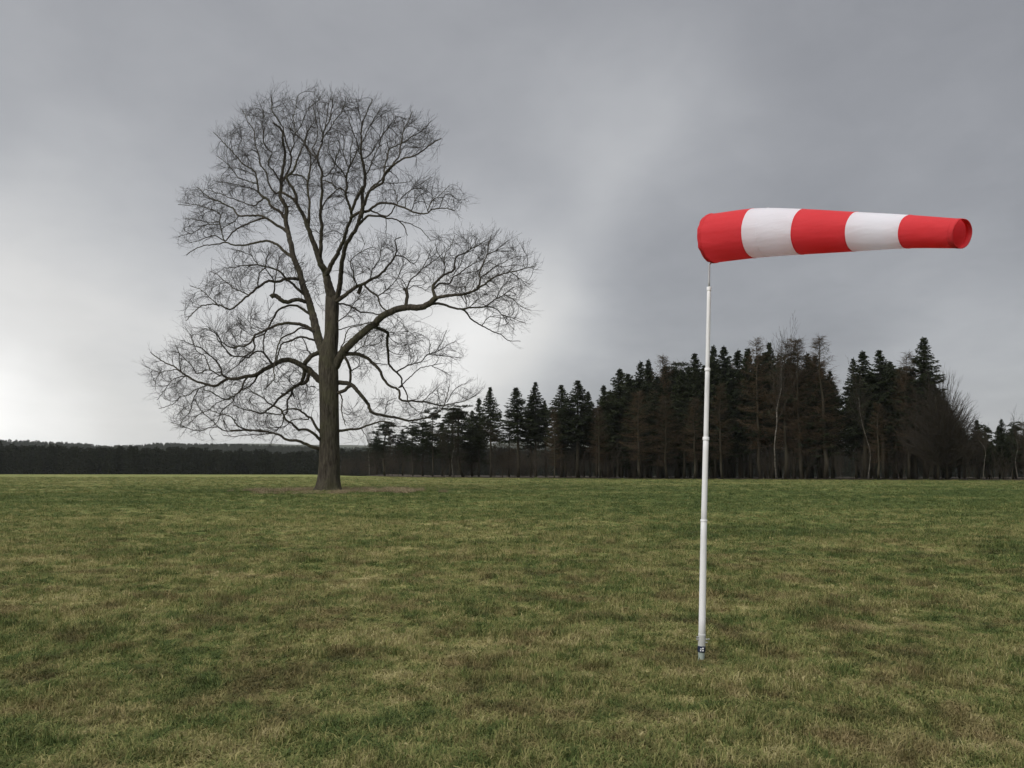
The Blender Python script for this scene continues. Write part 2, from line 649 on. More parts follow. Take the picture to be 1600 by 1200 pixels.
# taller dead grass left unmown round the foot of the tree
m_dry, t, b = material('dead_grass')
rnd = t.new('ShaderNodeObjectInfo').outputs['Random']
br = t.new('ShaderNodeAttribute', attribute_name='tone').outputs['Fac']
t.put(b.inputs['Base Color'], t.mix(t.math('MULTIPLY_ADD', rnd, 0.5, t.math('MULTIPLY', br, 0.5)), (0.13, 0.105, 0.060), (0.34, 0.275, 0.17)))
dry_t = [tuft('dead_grass_tuft', m_dry, 50, 0.18, 0.09, 0.34, 0.010, 1.1, 200 + k) for k in range(5)]
n = 5000
a = rng.uniform(0, 2 * math.pi, n)
rr = np.sqrt(rng.random(n))
TX = at(513, 767, 66)[0]
X = TX + 1.4 + 6.8 * rr * np.cos(a) + rng.normal(0, 0.7, n)
Y = 63.2 + 5.6 * rr * np.sin(a)
keep = VN1(X / 1.3, Y / 2.2) + 0.6 * VN2(X / 0.6, Y / 0.9) > -0.02 + 0.25 * np.abs(X - TX - 1.4) / 6.8
X, Y = X[keep], Y[keep]
n = len(X)
s = rng.uniform(0.5, 1.3, n) * np.where((np.abs(X - TX) < 1.5) & (Y < 66), 0.4, 1.0)
dry = scatter('dead_grass', dry_t, np.column_stack([X, Y, ground_z(X, Y)]), np.column_stack([rng.normal(0, 0.1, n), rng.normal(0, 0.1, n), rng.uniform(0, 6.28, n)]),
              np.column_stack([s, s, s]), rng.integers(0, 5, n))
tag(dry, 'unmown patch of brown dead grass round the foot of the big bare tree', 'grass', kind='stuff')
# ------------------------------------------------------------------ the big bare tree
m_bark, t, b = material('bark')
tc = t.new('ShaderNodeTexCoord').outputs['Object']
n1b = t.noise(t.mapping(tc, scale=(5.0, 5.0, 0.9)), 1.6, 6, 0.65, 0.6)
n2b = t.noise(tc, 0.55, 4, 0.6)
bark_c = t.ramp(n1b, [(0.30, (0.016, 0.014, 0.011)), (0.62, (0.082, 0.071, 0.055))])
bark_c = t.mix(t.smooth(n2b, 0.44, 0.68, 0.0, 0.6), bark_c, t.mix(n1b, (0.032, 0.034, 0.017), (0.086, 0.085, 0.045)))
t.put(b.inputs['Base Color'], bark_c)
b.inputs['Roughness'].default_value = 0.95
b.inputs['Specular IOR Level'].default_value = 0.05
bp = t.new('ShaderNodeBump')
bp.inputs['Strength'].default_value = 1.0
bp.inputs['Distance'].default_value = 0.09
t.put(bp.inputs['Height'], n1b)
t.put(b.inputs['Normal'], bp.outputs[0])

m_twig, t, b = material('twig_bark')
b.inputs['Base Color'].default_value = (0.036, 0.030, 0.025, 1)
b.inputs['Roughness'].default_value = 0.95
b.inputs['Specular IOR Level'].default_value = 0.05

TY = 66.0
PXM = TY / F                                    # metres per photo pixel at the tree
VIEW = {'P1': (320, 130, 6.0), 'P2': (500, 130, 5.4545), 'P3': (270, 280, 4.8), 'P4': (500, 300, 5.4545), 'P5': (640, 350, 6.0),
        'P6': (210, 500, 6.0), 'P7': (360, 500, 6.0), 'P8': (520, 480, 5.0), 'G': (350, 400, 3.0)}


def path(spec):
    """'P1 x,y x,y P2 x,y' -> photo pixels"""
    out, cur = [], None
    for tok in spec.split():
        if ',' in tok:
            x, y = tok.split(',')
            out.append((cur[0] + float(x) / cur[2], cur[1] + float(y) / cur[2]))
        else:
            cur = VIEW[tok]
    return np.array(out)


TRUNK = [(512.3, 774, 58), (512.5, 769, 49), (512.7, 763, 41.5), (513, 752, 36), (513.6, 735, 33), (514, 715, 31.5), (514.6, 666, 30.5), (514.4, 617, 30),
         (513.8, 588, 30.5), (513.2, 565, 29.5), (515, 543, 26), (518, 525, 22.5), (518.4, 500, 21.5), (519, 478, 22), (518, 462, 19)]
# start width, end width (photo pixels), traced course
LIMBS = [
    (16.5, 2.2, 'G 478,500 462,445 440,380 420,290 385,180 350,70 P3 905,576 875,430 850,330 850,280 850,215 807,135 815,60 P1 714,900 742,770 755,655 735,550 722,440 640,370'),
    (15, 2.6, 'G 505,200 480,100 455,30 P3 1085,550 1050,470 1010,370 985,290 950,220 910,160 870,125 820,100'),
    (9.5, 1.0, 'P4 120,930 150,880 170,750 190,600 210,480 250,400 310,300 345,210 370,170 P2 365,1050 400,960 430,910 500,870 540,840 550,770 620,700 700,650 800,620 880,570 960,510 1030,470'),
    (14, 6.5, 'G 520,520 545,470 580,425 640,370 720,310 P4 470,1110 560,1040 640,1000 740,985 850,985 930,950 990,900'),
    (11.5, 1.0, 'P7 880,600 800,530 740,470 680,430 600,385 530,375 450,395 380,435 300,480 250,510 150,530 60,545 0,548 P6 870,545 760,615 680,600 590,580 520,540 430,480 380,440 290,400 220,360 150,300'),
    (3.5, 1.0, 'P1 715,930 770,850 795,760 797,650 770,570 738,450 690,340 635,250 625,130'),
    (2.6, 0.9, 'P1 715,950 700,900 650,830 600,750 630,660 570,590 535,500 550,340 540,240'),
    (5, 0.9, 'P3 845,300 810,240 735,200 700,150 650,100 P1 500,1000 500,930 470,850 400,780 330,710 240,610 170,540 80,460'),
    (3, 0.9, 'P1 715,1010 675,1037 640,1000 600,930 585,850 530,770 515,680 480,590 460,450 400,330 340,240'),
    (2.5, 0.9, 'P1 560,1080 510,1110 470,1150 370,1140 260,1080 150,1040 20,1000'),
    (1.9, 0.8, 'P1 505,1015 440,990 350,970 240,940 120,920'),
    (2.1, 0.8, 'P1 495,940 420,920 330,880 240,800 180,740 110,680'),
    (1.6, 0.8, 'P1 480,870 400,830 300,800 220,790'),
    (5, 1.0, 'P3 868,410 800,350 690,290 640,275 560,278 490,268 455,240 440,215 380,185 300,150 240,110 180,60'),
    (2.9, 0.8, 'P3 690,290 600,320 540,350 450,400 390,455 360,390 348,330 350,270 320,240 250,215 150,200 40,190'),
    (1.6, 0.7, 'P3 350,315 280,330 200,310 80,290'),
    (5, 0.9, 'P3 905,585 830,530 760,485 700,470 600,480 490,487 400,470 340,490 260,490 160,530 100,570'),
    (2.1, 0.8, 'P3 395,468 340,430 300,420 200,460 120,480'),
    (1.6, 0.9, 'P3 490,270 470,310 400,350 360,375'),
    (1.4, 0.7, 'P3 350,335 240,350 150,400 40,430'),
    (5.2, 0.9, 'P3 960,755 900,740 840,745 750,770 670,790 600,840 550,870 500,930 425,975 340,950 230,945 150,1010 100,1060'),
    (1.6, 0.7, 'P3 345,952 270,880 200,820 130,800'),
    (2.1, 0.8, 'P3 560,862 480,830 420,790 380,770 330,720 280,690'),
    (4.6, 0.8, 'P3 975,855 900,790 850,740 790,690 730,660 650,650 580,640 480,660 400,665'),
    (1.7, 0.7, 'P3 700,658 640,640 590,580 540,550 440,520'),
    (5, 5.5, 'P3 1000,925 930,900 840,910 780,875 750,870 735,885'),
    (2.6, 0.8, 'P3 755,868 760,780 720,700 700,620 720,540'),
    (1.6, 0.7, 'P3 765,790 780,680 800,600 840,550'),
    (2.0, 1.2, 'P3 640,805 640,720 690,665'),
    (4.2, 1.2, 'P3 1040,1015 960,965 890,950 830,970 780,1010 750,1070 720,1110 P7 290,130 225,160 185,200 120,245 30,260'),
    (6, 0.8, 'P7 810,130 720,70 600,35 520,28 430,48 350,90 280,135 215,160 180,210 120,240 40,260 P6 950,265 860,240 780,150 700,80'),
    (2.6, 0.8, 'P7 222,160 215,200 218,270 190,310 130,350 50,350 P6 900,320 820,230 750,120 680,60'),
    (3.4, 1.6, 'P7 800,190 700,160 620,170 540,200 480,240 450,310 430,400'),
    (3.2, 1.0, 'P7 780,110 700,85 640,80 590,120 500,160 450,220 430,300 425,390 410,480 410,560 320,650'),
    (3.2, 0.8, 'P7 400,425 340,350 300,310 230,300 180,330 P6 1080,350 980,350 900,340 840,260 800,200'),
    (1.8, 1.2, 'P7 315,305 312,210 330,110'),
    (1.6, 0.9, 'P6 1050,345 1000,390 930,450 860,510'),
    (3, 0.8, 'P6 870,545 820,510 800,430 770,390 700,340 620,270 500,210 430,190'),
    (2.2, 0.7, 'P6 800,520 740,480 690,470 600,495 540,440 430,320 380,300'),
    (2, 0.7, 'P6 715,472 690,400 650,330 580,280 520,130'),
    (1.8, 0.7, 'P6 432,480 425,400 420,320 380,240'),
    (1.6, 0.7, 'P6 505,535 420,530 340,570 280,650 210,750'),
    (1.6, 0.7, 'P6 400,465 320,465 240,490 205,560 195,650'),
    (1.2, 0.6, 'P6 240,490 180,470 90,430'),
    (2.1, 0.7, 'P6 700,605 590,650 520,715 440,720 380,780 230,830'),
    (1.8, 0.7, 'P6 600,650 545,740 520,850 460,930 430,1000'),
    (3, 0.9, 'P6 1065,535 1010,640 930,710 850,745 780,730 720,680 640,640'),
    (2.6, 0.9, 'P6 1160,515 1090,620 1000,670 930,705 920,770 820,860 780,950 740,990'),
    (1.4, 0.7, 'P6 900,740 800,770 700,840 620,870 520,960'),
    (6.2, 0.9, 'P7 700,440 685,530 660,590 580,640 520,690 450,740 400,800 340,850 290,875 200,850 120,840 20,800'),
    (5, 4.5, 'P7 740,475 725,550 690,585 655,598'),
    (2, 0.9, 'P7 695,590 740,625 800,630'),
    (3.6, 0.9, 'P7 575,645 570,700 545,760 540,850 510,900 490,990 410,1050'),
    (5.2, 0.9, 'P7 880,1090 830,1040 800,1000 760,920 700,880 640,845 580,830 510,850 460,890 370,870 300,870'),
    (5.2, 0.9, 'P7 890,1150 840,1120 780,1070 700,1025 640,1020 570,980 510,920 480,850 400,800 330,745 220,690 170,640'),
    (5.6, 0.8, 'P7 900,1225 850,1210 760,1180 650,1145 500,1115 420,1070 340,1045 240,1040 150,1020 60,980 40,940 P6 950,950 880,910 800,880 700,840'),
    (3, 0.8, 'P7 345,1045 150,1035 0,1040 P6 1020,1030 850,1040 780,1000 700,920 620,840 560,740'),
    (2, 0.7, 'P7 400,1060 280,1080 160,1070 60,1090 P6 950,1095 830,1080'),
    (1.6, 0.7, 'P6 770,1000 700,1010 650,1035 560,1030 450,990 340,960'),
    (2, 0.8, 'P7 730,930 600,935 480,1000 340,1010'),
    (6, 5.5, 'P7 870,290 820,310 760,350 695,415'),
    (2, 0.9, 'P7 765,335 715,270 700,210 650,150'),
    (5.2, 1.0, 'P3 925,185 P1 850,1040 800,950 770,890 815,850 850,770 880,660 925,570 960,450'),
    (2.1, 0.8, 'P1 797,670 830,580 845,490 900,400 950,280 1010,200'),
    (1.6, 0.7, 'P1 845,490 835,380 820,320 850,250 870,120'),
    (6.2, 0.9, 'P3 1100,590 1112,500 1112,400 1112,200 1118,0 P1 1100,840 1070,760 1060,690 1085,580 1110,500 1150,380 1190,250 1200,130'),
    (2.1, 0.8, 'P1 1062,715 1000,650 960,580 920,540 850,480 790,400'),
    (4.4, 1.2, 'P3 1015,370 1025,250 1025,130 1005,40 P1 960,950 980,870 990,780 985,650 940,560 960,470 1000,400'),
    (2.2, 0.9, 'P1 990,785 1030,710 1060,650'),
    (2.1, 1.3, 'P1 960,925 910,870 850,855 780,865'),
    (2.0, 0.8, 'P1 1060,705 1010,620 1040,540 1060,420 1030,300 1010,200'),
    (1.8, 0.7, 'P1 1110,505 1080,380 1060,240'),
    (8.5, 1.2, 'P4 50,720 80,660 110,590 170,490 205,400 240,300 262,220 255,150 225,30 P2 230,900 222,820 255,720 300,620 330,540'),
    (6.2, 0.9, 'P4 345,215 355,180 P2 365,1060 350,980 370,870 380,790 375,710 340,610 350,500 360,330 400,250 450,140'),
    (4, 3.5, 'P4 262,170 310,80 345,0 P2 360,890'),
    (2.6, 0.8, 'P2 545,830 545,750 560,640 580,570 640,540 730,490 850,410 950,320'),
    (2.6, 0.8, 'P2 620,700 680,600 690,500 710,400 750,320 790,240'),
    (2.6, 1.6, 'P2 430,900 460,860 520,820 580,750 640,695'),
    (2, 0.8, 'P2 382,800 430,700 490,560 540,430 640,310'),
    (1.6, 0.8, 'P2 370,640 430,600 500,480 540,430'),
    (1.8, 0.8, 'P2 340,600 320,500 270,370 240,280'),
    (2, 0.7, 'P2 225,810 180,740 130,680 170,560'),
    (1.6, 0.7, 'P2 255,725 205,610 210,500 190,440'),
    (1.4, 0.7, 'P2 260,700 262,560 280,480'),
    (1.4, 0.7, 'P2 130,690 90,600 70,500'),
    (1.6, 0.7, 'P2 355,515 440,350 520,210'),
    (1.5, 0.7, 'P2 360,395 330,220 310,130'),
    (2.4, 1.2, 'P2 235,930 180,890 140,905 100,860 20,825'),
    (2.4, 1.4, 'P2 15,1080 80,970 140,910'),
    (2.0, 0.8, 'P2 12,790 60,780 120,690 140,600'),
    (2, 0.7, 'P2 8,500 60,420 120,340 180,260 210,180'),
    (1.8, 0.7, 'P2 20,470 60,330 70,200 100,120'),
    (4.6, 0.9, 'P4 262,222 310,185 370,175 420,160 470,120 530,90 600,95 680,130 760,155 830,175 910,180 950,145 1050,140 1150,160'),
    (4.2, 0.9, 'P4 320,285 370,225 420,200 500,205 560,215 620,225 680,260 720,310 745,370'),
    (2.6, 1.4, 'P4 425,162 480,190 550,210 600,190 640,120'),
    (1.2, 0.6, 'P4 560,215 560,280 565,370'),
    (1.4, 0.6, 'P4 680,245 780,270 850,310 950,420'),
    (1.6, 0.6, 'P2 920,1095 960,1010 1030,950 1100,870'),
    (1.4, 0.6, 'P2 660,1025 720,950 820,870 960,800'),
    (1.3, 0.6, 'P2 725,1060 750,950 830,830'),
    (1.3, 0.6, 'P2 790,1075 820,980 900,920'),
    (1.2, 0.6, 'P2 660,1020 630,900 625,850'),
    (1.3, 0.6, 'P2 545,850 640,855 760,840'),
    (1.5, 0.6, 'P2 620,700 560,720 480,730'),
    (7, 1.1, 'P4 140,930 180,900 240,860 310,815 390,790 460,745 540,690 600,620 640,540 650,470 645,410 690,385'),
    (5, 4.5, 'P4 345,808 330,840 325,868'),
    (2.1, 0.8, 'P4 320,810 280,700 265,600 320,530 410,480'),
    (2.1, 0.8, 'P4 430,760 440,670 500,580 520,480'),
    (2.0, 0.7, 'P4 640,540 700,545 800,610 850,540'),
    (3.2, 1.6, 'P4 380,795 440,850 490,890 515,970 575,1020'),
    (1.8, 0.7, 'P4 490,890 560,840 660,740 700,640 740,610'),
    (2.8, 1.4, 'P4 150,950 200,955 260,975 350,1025 440,1025 530,1050'),
    (1.8, 0.8, 'P4 140,1110 180,1080 240,1030 320,920 380,830'),
    (5.2, 0.8, 'P4 975,920 P5 270,690 400,670 530,660 620,620 700,580 760,520 850,475 970,450 1080,420 1160,400'),
    (4.8, 0.8, 'P5 250,695 225,620 240,550 310,490 400,430 410,370 440,300 530,260 620,210 720,150'),
    (3.2, 0.8, 'P5 235,600 290,560 370,555 395,500 470,460 560,400 690,330'),
    (4.4, 0.8, 'P5 170,765 230,748 290,755 390,785 490,800 600,780 710,770 800,710 880,660 980,590'),
    (2.6, 0.7, 'P5 490,800 540,840 590,910 690,945 770,990 850,1030 920,1090 1040,1100'),
    (3.0, 0.7, 'P5 630,612 665,520 680,400 720,300 740,200 770,100'),
    (1.4, 0.6, 'P5 730,285 820,240 920,160'),
    (1.2, 0.6, 'P5 745,270 770,265 940,258'),
    (1.8, 0.7, 'P5 318,485 325,380 270,280 240,180'),
    (1.6, 0.6, 'P5 328,390 330,280 400,180 420,110'),
    (1.6, 0.6, 'P5 680,490 800,400 900,350 990,310'),
    (1.6, 0.6, 'P5 405,480 470,390 520,280 600,240'),
    (1.4, 0.6, 'P5 440,480 560,450 660,430 720,360 850,390 1000,380'),
    (1.8, 0.6, 'P5 710,770 800,790 860,850 910,920 980,990'),
    (1.3, 0.6, 'P5 860,850 960,880 1090,930'),
    (1.3, 0.6, 'P5 690,945 750,870 870,880'),
    (1.3, 0.6, 'P5 890,665 960,700 1050,770 1140,810'),
    (1.3, 0.6, 'P5 960,455 1040,520 1130,570'),
    (1.4, 0.6, 'P5 820,690 870,600 960,520'),
    (1.6, 0.8, 'P5 520,665 540,760 530,800'),
    (1.3, 0.6, 'P5 525,660 520,610 480,540'),
    (1.3, 0.6, 'P5 545,790 620,720 710,640'),
    (4.2, 4.0, 'P4 735,985 740,900 735,830 715,825'),
    (2.6, 0.8, 'P4 738,830 780,740 870,660 905,590 950,500'),
    (1.5, 0.6, 'P4 890,640 1000,560 1090,470'),
    (1.5, 0.6, 'P4 740,830 820,800 890,830 950,800'),
    (1.3, 0.6, 'P4 740,820 700,750 640,730'),
    (5.4, 1.4, 'P8 300,150 340,160 390,180 430,220 425,310 450,420 475,490 540,540 545,600 570,660 590,740'),
    (2.6, 0.7, 'P8 500,505 600,450 700,420 760,360 860,320 960,260'),
    (2.2, 0.7, 'P8 515,630 600,550 680,480 760,460 850,440'),
    (1.4, 0.6, 'P8 755,365 760,280 720,230'),
    (1.4, 0.6, 'P8 800,345 860,260 890,180'),
    (1.4, 0.6, 'P8 755,370 880,380 1000,400'),
    (1.3, 0.6, 'P8 775,460 850,490 930,540'),
    (6.2, 0.8, 'P8 90,370 140,360 200,370 280,410 350,480 400,560 440,610 510,640 520,700 570,735 650,740 740,740 840,770 920,755 1030,730 1120,690'),
    (7.4, 0.8, 'P8 0,600 40,590 100,590 150,610 220,690 280,770 340,830 430,850 520,870 600,885 690,880 780,860 860,790 890,710 910,600'),
    (4.8, 1.6, 'P8 0,985 40,970 120,950 220,940 300,910 380,890 430,900'),
    (5, 4, 'P8 0,690 40,665 90,650 135,615'),
    (2.6, 0.9, 'P8 30,660 60,680 80,730 70,820 100,920'),
    (4, 3, 'P8 90,390 110,420 135,500 135,590'),
    (2, 0.8, 'P8 138,500 200,460 240,420'),
    (1.8, 0.7, 'P8 150,365 230,310 330,290 390,260'),
    (1.4, 0.6, 'P8 230,310 260,230 310,180'),
    (1.6, 0.7, 'P8 280,415 340,440 430,450'),
    (2, 0.9, 'P8 60,320 80,290 130,170 230,130 330,110'),
    (1.8, 0.9, 'P8 10,190 45,180 150,150 280,125'),
    (1.3, 0.6, 'P8 405,850 415,830 430,750 500,710'),
    (1.4, 0.6, 'P8 700,740 800,640 840,600'),
    (1.3, 0.6, 'P8 890,740 960,640 1050,590'),
    (1.4, 0.6, 'P8 590,745 650,800 780,830'),
    (1.3, 0.6, 'P8 215,940 270,1040 290,1090'),
]

tree = empty('bare_tree', at(512.5, 767, TY))
tag(tree, 'huge old leafless tree with thick mossy trunk standing alone in the meadow', 'tree')
T0 = np.array(tree.location)


def to_world(P3):
    """rows of (px, py, depth offset) -> world points"""
    return np.array([at(p[0], p[1], TY + p[2]) for p in P3])


def bark_bump(amp, seed, buttress=0.0):
    r = np.random.default_rng(seed)
    ph = r.uniform(0, 6.28, 6)

    def f(P, ang):
        z = P[:, 2:3]
        a = ang[None, :]
        o = 1 + amp * (0.5 * np.sin(3 * a + ph[0] + z * 0.35) + 0.35 * np.sin(5 * a + ph[1] - z * 0.6) + 0.3 * np.sin(8 * a + ph[2] + z * 0.9))
        if buttress:
            o = o + buttress * np.exp(-np.maximum(z - P[0, 2], 0) / 0.8) * (0.6 * np.sin(5 * a + ph[3]) + 0.5 * np.sin(7 * a + ph[4]))
        return o
    return f


lrng = np.random.default_rng(5)
tr = np.array([(x, y, 0.0, ww) for x, y, ww in TRUNK])
tr = catmull(tr, 6.0)
W = to_world(tr[:, :3])
V, Qd, Tr = tube(W - T0, tr[:, 3] * PXM / 2, 36, True, bark_bump(0.045, 3, 0.2))
o = link('trunk', mesh_from('trunk', V, [Qd, Tr], m_bark, True), tree)
nodes2 = [tr[:, :3]]           # (px, py, depth)
nodew = [tr[:, 3]]
sk_pos, sk_rad, sk_dir = [], [], []
for k, (w0, w1, spec) in enumerate(LIMBS):
    P = path(spec)
    all2 = np.vstack(nodes2)
    allw = np.concatenate(nodew)
    dd = np.hypot(all2[:, 0] - P[0, 0], all2[:, 1] - P[0, 1])
    # hang the limb on the nearest wood that is at least about as thick
    dd = dd + np.where(allw < w0 * 0.75, 8.0, 0.0)
    i0 = int(np.argmin(dd))
    if dd[i0] > 1.2:
        P = np.vstack([all2[i0, :2], P])
    d0 = all2[i0, 2]
    L = np.sum(np.hypot(*np.diff(P, axis=0).T))
    if k == 0:
        slope = 0.9
    elif k == 1:
        slope = -0.7
    else:
        slope = lrng.choice([-1, 1]) * lrng.uniform(0.18, 0.62)
    if k == 3:
        slope = -0.30
    if k == 4:
        slope = 0.32
    if k in (0, 1):
        slope *= 0.25
    s = np.concatenate([[0], np.cumsum(np.hypot(*np.diff(P, axis=0).T))]) / max(L, 1e-6)
    bow = lrng.uniform(-0.12, 0.12) * L * PXM * np.sin(s * math.pi)
    depth = d0 + slope * L * PXM * s + bow
    w0, w1 = w0 * (1.12 if w0 < 8 else 1.0), w1 * 1.35
    ww = w0 + (w1 - w0) * s ** 0.72
    if w0 > 3 and len(P) > 3:
        ww[0] *= 1.18
    arr = catmull(np.column_stack([P, depth, ww]), 3.0 if w0 > 2.2 else 4.5)
    # crooked growth: slow wander on top of small kinks
    m_ = len(arr)
    if m_ > 5:
        kn = max(3, m_ // 4)
        wa = np.array([np.interp(np.linspace(0, kn - 1, m_), np.arange(kn), lrng.normal(0, 1, kn)) for _ in range(3)]).T
        wa *= np.sin(np.linspace(0, math.pi, m_))[:, None] ** 0.5 * min(1.25, 0.3 * w0 + 0.35)
        arr[:, :2] += wa[:, :2] * (0.55 if w0 > 9 else 1.0)
        arr[:, 2] += wa[:, 2] * PXM * 1.5
    jit = 0.3 if w0 > 2 else 0.4
    arr[1:-1, :2] += lrng.normal(0, jit, (len(arr) - 2, 2))
    arr[1:-1, 2] += lrng.normal(0, jit * PXM, len(arr) - 2)
    nodes2.append(arr[:, :3])
    nodew.append(arr[:, 3])
    W = to_world(arr[:, :3])
    rad = np.maximum(arr[:, 3], 0.45) * PXM / 2
    kk = 14 if w0 > 8 else (9 if w0 > 3 else 6)
    V, Qd, Tr = tube(W - T0, rad, kk, True, bark_bump(0.05, 40 + k) if w0 > 3 else None)
    link('limb' if w0 >= 2.4 else 'branch', mesh_from('limb', V, [Qd, Tr], m_bark, True), tree)
    T_, _, _ = frames(W)
    sk_pos.append(W[1:])
    sk_rad.append(rad[1:])
    sk_dir.append(T_[1:])
SKP, SKR, SKD = np.vstack(sk_pos), np.concatenate(sk_rad), np.vstack(sk_dir)
SK2 = np.vstack([n[1:] for n in nodes2[1:]])

# twigs: grown from the traced branches towards points spread through the crown (space colonisation)
LOBES = [
    (0.5, [(455, 325), (560, 330), (560, 365), (540, 400), (505, 400), (480, 385)]),
    (0.5, [(440, 380), (480, 395), (512, 450), (510, 520), (485, 480), (465, 470)]),
    (0.5, [(535, 520), (600, 490), (640, 520), (600, 560), (560, 600), (535, 600)]),
    (1.00, [(395, 152), (430, 141), (520, 146), (575, 155), (640, 180), (688, 215), (680, 242), (640, 262), (600, 280), (560, 330), (520, 330), (500, 320), (470, 345),
            (430, 352), (380, 368), (330, 383), (282, 392), (278, 362), (300, 335), (280, 310), (300, 292), (340, 285), (345, 255), (335, 210), (370, 190)]),
    (0.80, [(600, 280), (650, 278), (715, 290), (728, 326), (690, 333), (640, 340), (590, 330), (575, 310)]),
    (0.85, [(355, 388), (335, 425), (296, 455), (290, 505), (330, 482), (365, 480), (420, 445), (470, 462), (478, 440), (455, 395), (420, 385)]),
    (0.72, [(225, 580), (240, 560), (270, 540), (300, 512), (340, 490), (400, 480), (440, 475), (490, 540), (500, 690), (430, 692), (350, 684), (290, 682), (258, 658), (268, 640), (243, 620)]),
    (0.80, [(535, 480), (532, 410), (560, 376), (620, 375), (660, 400), (645, 455), (600, 478), (545, 520)]),
    (1.00, [(640, 460), (650, 400), (680, 372), (760, 360), (800, 370), (832, 420), (826, 450), (822, 482), (806, 532), (770, 508), (735, 488), (690, 470)]),
    (0.62, [(560, 510), (625, 490), (680, 512), (725, 532), (720, 570), (690, 590), (640, 575), (600, 560), (545, 560)]),
    (0.50, [(545, 610), (600, 615), (660, 600), (740, 598), (758, 615), (735, 640), (660, 662), (600, 672), (540, 690), (530, 640)]),
]


def inside(poly, x, y):
    c = np.zeros(len(x), bool)
    n = len(poly)
    for i in range(n):
        x1, y1 = poly[i]
        x2, y2 = poly[(i + 1) % n]
        cond = ((y1 > y) != (y2 > y)) & (x < (x2 - x1) * (y - y1) / (y2 - y1 + 1e-9) + x1)
        c ^= cond
    return c


kd2 = kdtree.KDTree(len(SK2))
for i, p in enumerate(SK2):
    kd2.insert((p[0], p[1], 0), i)
kd2.balance()
att = []
for dens, poly in LOBES:
    pa = np.array(poly)
    x0, y0 = pa.min(0)
    x1, y1 = pa.max(0)
    n = int((x1 - x0) * (y1 - y0) * dens / 9.0)
    x = lrng.uniform(x0, x1, n)
    y = lrng.uniform(y0, y1, n)
    k = inside(poly, x, y)
    c = pa.mean(0)
    for sx, sy in ((11, 0), (-11, 0), (0, 11), (0, -13)):
        k &= inside(poly, x + sx, y + sy) | (lrng.random(n) < 0.10)
    for px_, py_ in zip(x[k], y[k]):
        near = kd2.find_n((px_, py_, 0), 3)
        pick = near[lrng.integers(0, 3)]
        dist = near[0][2]
        if dist < 1.5 or VN2(px_ / 17.0, py_ / 17.0) < lrng.uniform(-0.75, 0.05):
            continue
        att.append((px_, py_, SK2[pick[1], 2] + lrng.normal(0, 0.35 + 0.045 * dist) ))
att = to_world(np.array(att))
NP = [SKP]
N_par = [np.full(len(SKP), -1)]
near_i = np.zeros(len(att), int)
near_d = np.full(len(att), 1e9)
alive = np.ones(len(att), bool)
STEP, KILL, REACH = 0.25, 0.34, 4.5
ok_seed = np.where(SKR < 6.0 * PXM / 2)[0]
new_idx = ok_seed
pos_all = SKP.copy()
par_all = np.full(len(SKP), -1)
dir_all = SKD.copy()
nchild = {}
for it in range(46):
    kd = kdtree.KDTree(len(new_idx))
    for q, gi_ in enumerate(new_idx):
        kd.insert(pos_all[gi_], int(gi_))
    kd.balance()
    ai = np.where(alive)[0]
    for a_ in ai:
        co, gi_, dist = kd.find(att[a_])
        if dist < near_d[a_]:
            near_d[a_] = dist
            near_i[a_] = gi_
    alive &= near_d > KILL
    act = np.where(alive & (near_d < REACH))[0]
    if len(act) < 30:
        break
    src = near_i[act]
    vec = att[act] - pos_all[src]
    vec /= np.linalg.norm(vec, axis=1)[:, None]
    acc = np.zeros((len(pos_all), 3))
    np.add.at(acc, src, vec)
    us = np.unique(src)
    us = np.array([i for i in us if nchild.get(int(i), 0) < 3])
    if len(us) == 0:
        break
    g = acc[us]
    g /= np.linalg.norm(g, axis=1)[:, None] + 1e-9
    outw = pos_all[us] - (T0 + np.array([0, 0, 11.0]))
    outw /= np.linalg.norm(outw, axis=1)[:, None]
    g = g + 1.5 * dir_all[us] + lrng.normal(0, 0.10, g.shape) + 0.22 * outw + np.array([0, 0, 0.12])
    g /= np.linalg.norm(g, axis=1)[:, None]
    newp = pos_all[us] + g * STEP
    for i in us:
        nchild[int(i)] = nchild.get(int(i), 0) + 1
    new_idx = np.arange(len(pos_all), len(pos_all) + len(us))
    pos_all = np.vstack([pos_all, newp])
    par_all = np.concatenate([par_all, us])
    dir_all = np.vstack([dir_all, g])
nsk = len(SKP)
ntot = len(pos_all)
TIP = 0.0088
area = np.zeros(ntot)
has = np.zeros(ntot, bool)
has[par_all[nsk:]] = True
E = 2.0
for i in range(ntot - 1, nsk - 1, -1):
    if area[i] == 0:
        area[i] = TIP ** E
    area[par_all[i]] += area[i] + 0.02 * TIP ** E
rad = np.maximum(area, TIP ** E) ** (1 / E)
own = np.arange(nsk, ntot)
pr = par_all[own]
rb = np.minimum(rad[own], 0.055)
ra = np.where(pr >= nsk, np.minimum(rad[pr], rb * 1.35), np.minimum(rb * 1.25, np.maximum(SKR[np.minimum(pr, nsk - 1)], 0.006)))
geo = Geo()
geo.segs(pos_all[pr] - T0, pos_all[own] - T0, ra, rb, 3)
# side twigs and last year's shoots: straight, forking forwards and a little upwards
def sprout(p0, dv, length, r0, r1, bend=0.09, up=0.07, k=3):
    """grow one generation of twigs; returns the stations along them"""
    P, Dd = [p0], [dv]
    p, g = p0, dv
    for q in range(k):
        g = g + lrng.normal(0, bend, g.shape) + np.array([0, 0, up])
        g /= np.linalg.norm(g, axis=1)[:, None]
        e = p + g * (length / k)[:, None]
        geo.segs(p - T0, e - T0, r0 + (r1 - r0) * q / k, r0 + (r1 - r0) * (q + 1) / k, 3)
        p = e
        P.append(p)
        Dd.append(g)
    return P, Dd


